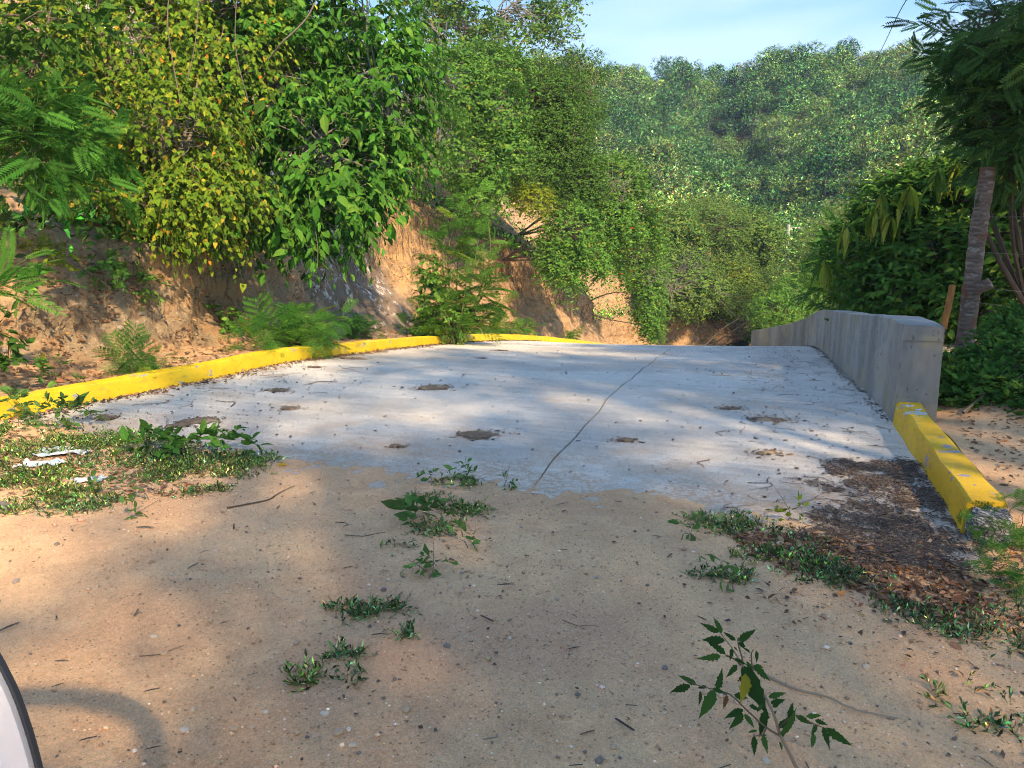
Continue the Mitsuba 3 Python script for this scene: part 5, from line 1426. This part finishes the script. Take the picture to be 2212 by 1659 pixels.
SAP_STEMS[0][0] = (.895, 1.965, .03)
SAP_STEMS[0].insert(0, (.92, 1.945, float(surf(.92, 1.945)) - .02))
tb = MB()
for i, l in enumerate(SAP_STEMS):
    r0 = .0062 if i == 0 else .0033
    tb.add(*tubes(curve(l, 40)[None], np.linspace(r0, .0014, 40)[None], 7), (.13, .095, .06) if i else (.24, .18, .12))
part("stem", key, tb.ply("m_matt", smooth=True))
rng = np.random.default_rng(490)


def toothed(w, lobes, seed):
    r = np.random.default_rng(seed)
    y = np.linspace(0, 1, 13)
    prof = w * np.sin(np.pi * np.clip(y, 0, 1) ** .75) ** .9 * (1 - .25 * y)
    tooth = 1 + .28 * ((np.arange(13) % 2) - .5) * (y > .15) * (y < .98)
    lft = prof * tooth * (1 + .1 * r.normal(size=13))
    rgt = prof * tooth * (1 + .1 * r.normal(size=13))
    bend = -.22 * y**2
    cup = .16
    P = np.concatenate([np.stack([-lft, y - .05 * tooth * (y > .2), bend + lft * cup], -1), np.stack([0 * y, y, bend], -1), np.stack([rgt, y - .05 * tooth * (y > .2), bend + rgt * cup], -1)])
    F = []
    for k in range(12):
        F += [[k, 13 + k, 13 + k + 1], [k, 14 + k, k + 1], [13 + k, 26 + k, 27 + k], [13 + k, 27 + k, 14 + k]]
    return P, np.array(F)


for l in SAP_STEMS:
    for u in rng.random(1 if l is not SAP_STEMS[0] else 4):
        q = np.array(l)[int(u * (len(l) - 2)) + 1]
        if q[2] > .15:
            SAP_LEAVES.append((tuple(q), tuple(q + rng.normal(0, 1, 3) * [.035, .01, .03])))
for i, (a, b) in enumerate(SAP_LEAVES):
    a, b = np.array(a), np.array(b)
    d = b - a
    L = np.linalg.norm(d) * 1.40
    y = unit(d + [0, rng.normal(0, .25) * L, rng.normal(0, .1) * L])
    nr = np.array([0, -.8, .6]) + rng.normal(0, .22, 3)
    z = unit(nr - (nr @ y) * y)
    P, F = toothed(rng.uniform(.155, .21), 4, i)
    mb = MB()
    col = (.30, .26, .03) if i in (14,) else (.16, .08, .04) if i == 21 else np.array([(.035, .085, .022), (.05, .115, .028), (.028, .07, .02)][i % 3])
    mb.add(a + L * (P[:, :1] * np.cross(y, z) + P[:, 1:2] * y + P[:, 2:] * z), F, col)
    part("leaf", key, mb.ply("m_leaf"), "yellowing leaf" if i == 14 else "withered brown leaf" if i == 21 else None)

# ---------------------------------------------------------------- the parked car whose open door shows at the lower left
key = thing("parked_car", "white car with an open door whose curved edge enters at the lower left", "car")
hx, hy = -1.75, 1.02


def door_pt(x, z, dy=0.0):
    return (x, hy + (x - hx) * (-.18) + dy, z)


outer = [(x + .008, z) for x, z in [(-1.70, 1.00), (-1.45, 1.22), (-1.18, 1.27), (-.98, 1.31), (-.80, 1.30), (-.68, 1.262), (-.622, 1.21), (-.590, 1.15), (-.574, 1.09), (-.565, 1.03), (-.557, .95), (-.553, .80), (-.555, .60), (-.58, .40), (-.64, .30), (-1.70, .30)]]
oc = curve(np.array([(x, 0, z) for x, z in outer]), 110)[:, [0, 2]]
from shapely.geometry import Polygon
po = Polygon(oc)
hole = po.buffer(-.085).intersection(Polygon([(-3, .98), (3, .98), (3, 3), (-3, 3)]))
hole = max(getattr(hole, "geoms", [hole]), key=lambda g: g.area)


def to_door(mesh, dy):
    v = mesh.vertices
    return np.stack([v[:, 0], hy + (v[:, 0] - hx) * (-.18) + dy + v[:, 2], v[:, 1]], -1), mesh.faces


ex = lambda g, h: trimesh.creation.extrude_polygon(g, h, engine="earcut")
part("door", key, mikit.ply(to_door(ex(po.buffer(-.005).difference(hole), .016), -.016), "m_white_paint", smooth=30))
part("door_frame", key, mikit.ply(to_door(ex(po.buffer(-.045).difference(hole.buffer(.004)), .008), -.026), "m_white_paint", smooth=30))
part("door_seal", key, mikit.ply(to_door(ex(po.difference(po.buffer(-.0055)), .008), -.008), "m_rubber", smooth=30))
part("door_window", key, mikit.ply((np.array([door_pt(x, z, .02) for x, z in np.array(hole.exterior.coords)[:-1]]), np.array([[0, i, i + 1] for i in range(1, len(hole.exterior.coords) - 2)])), "m_pane"))
side = [(1.95, .35), (2.0, .62), (1.75, .82), (1.05, .95), (.35, 1.42), (-.9, 1.46), (-1.75, 1.35), (-2.05, .95), (-2.1, .40), (-1.7, .28), (1.7, .28)]
cab = trimesh.creation.extrude_polygon(Polygon(side).buffer(.05), 1.55, engine="earcut")
v = cab.vertices
part("body", key, mikit.ply((np.stack([-3.38 + v[:, 2] , v[:, 0], v[:, 1]], -1), cab.faces[:, ::-1]), "m_white_paint", smooth=30))
for yy in (1.25, -1.35):
    for xx in (-1.82, -3.30):
        w = trimesh.creation.torus(.24, .085, 28, 12)
        h = trimesh.creation.cylinder(.20, .10, sections=24)
        for nm, mm, mat in (("tyre", w, "m_rubber"), ("wheel_rim", h, "m_pole")):
            vv = mm.vertices
            part(nm, key, mikit.ply((np.stack([vv[:, 2] + xx, vv[:, 0] + yy, vv[:, 1] + .325], -1), mm.faces), mat, smooth=40))

# ---------------------------------------------------------------- the air
scene["haze_medium"] = {"type": "homogeneous", "albedo": {"type": "rgb", "value": (.95, .96, .97)}, "sigma_t": {"type": "rgb", "value": (.00026, .00035, .00052)}}
scene["haze"] = {"type": "cube", "to_world": T().translate([50, 420, 30]).scale([400, 520, 90]), "bsdf": {"type": "null"}, "interior": {"type": "ref", "id": "haze_medium"}}
labels["haze"] = {"label": "thin bluish air over the valley", "kind": "stuff"}
scene["camera"]["medium"] = {"type": "ref", "id": "haze_medium"}

# ---------------------------------------------------------------- the trees behind the camera that shade the road
def shade_tree(x, y, h, r, seed, lab, n=1450, thr=.37):
    rng = np.random.default_rng(seed)
    lum = [(x + rng.normal(0, r * .45), y + rng.normal(0, r * .45), h + rng.normal(0, 1.0), r * rng.uniform(.35, .55), r * rng.uniform(.35, .55), rng.uniform(.7, 1.3)) for _ in range(8)]
    plant("shade_tree", lab, "tree", lum, LEAF_SMALL, .17, n, 7, .7, P_FINE, seed, root=(x + 1.0, y - .5, float(zground(x + 1.0, y - .5)) - .1), r0=.16, freq=.55, thr=thr, bsdf="m_leaf_soft", stem="trunk", leaves="crown", twig_r=.010, link_r=.014, share=.06)


for a in [(5.2, .5, 7.6, 3.4, 601, "spreading tree right of the track, behind the camera, that shades the concrete"), (7.8, 5.5, 7.8, 3.0, 602, "tall tree at the right of the road outside the picture that shades the verge"), (4.1, -5.0, 7.0, 2.5, 603, "tree behind the camera that dapples the sandy track", 1150, .40),
          (9.5, -1.5, 8.5, 3.6, 604, "tree far to the right of the camera beside the track")]:
    shade_tree(*a)
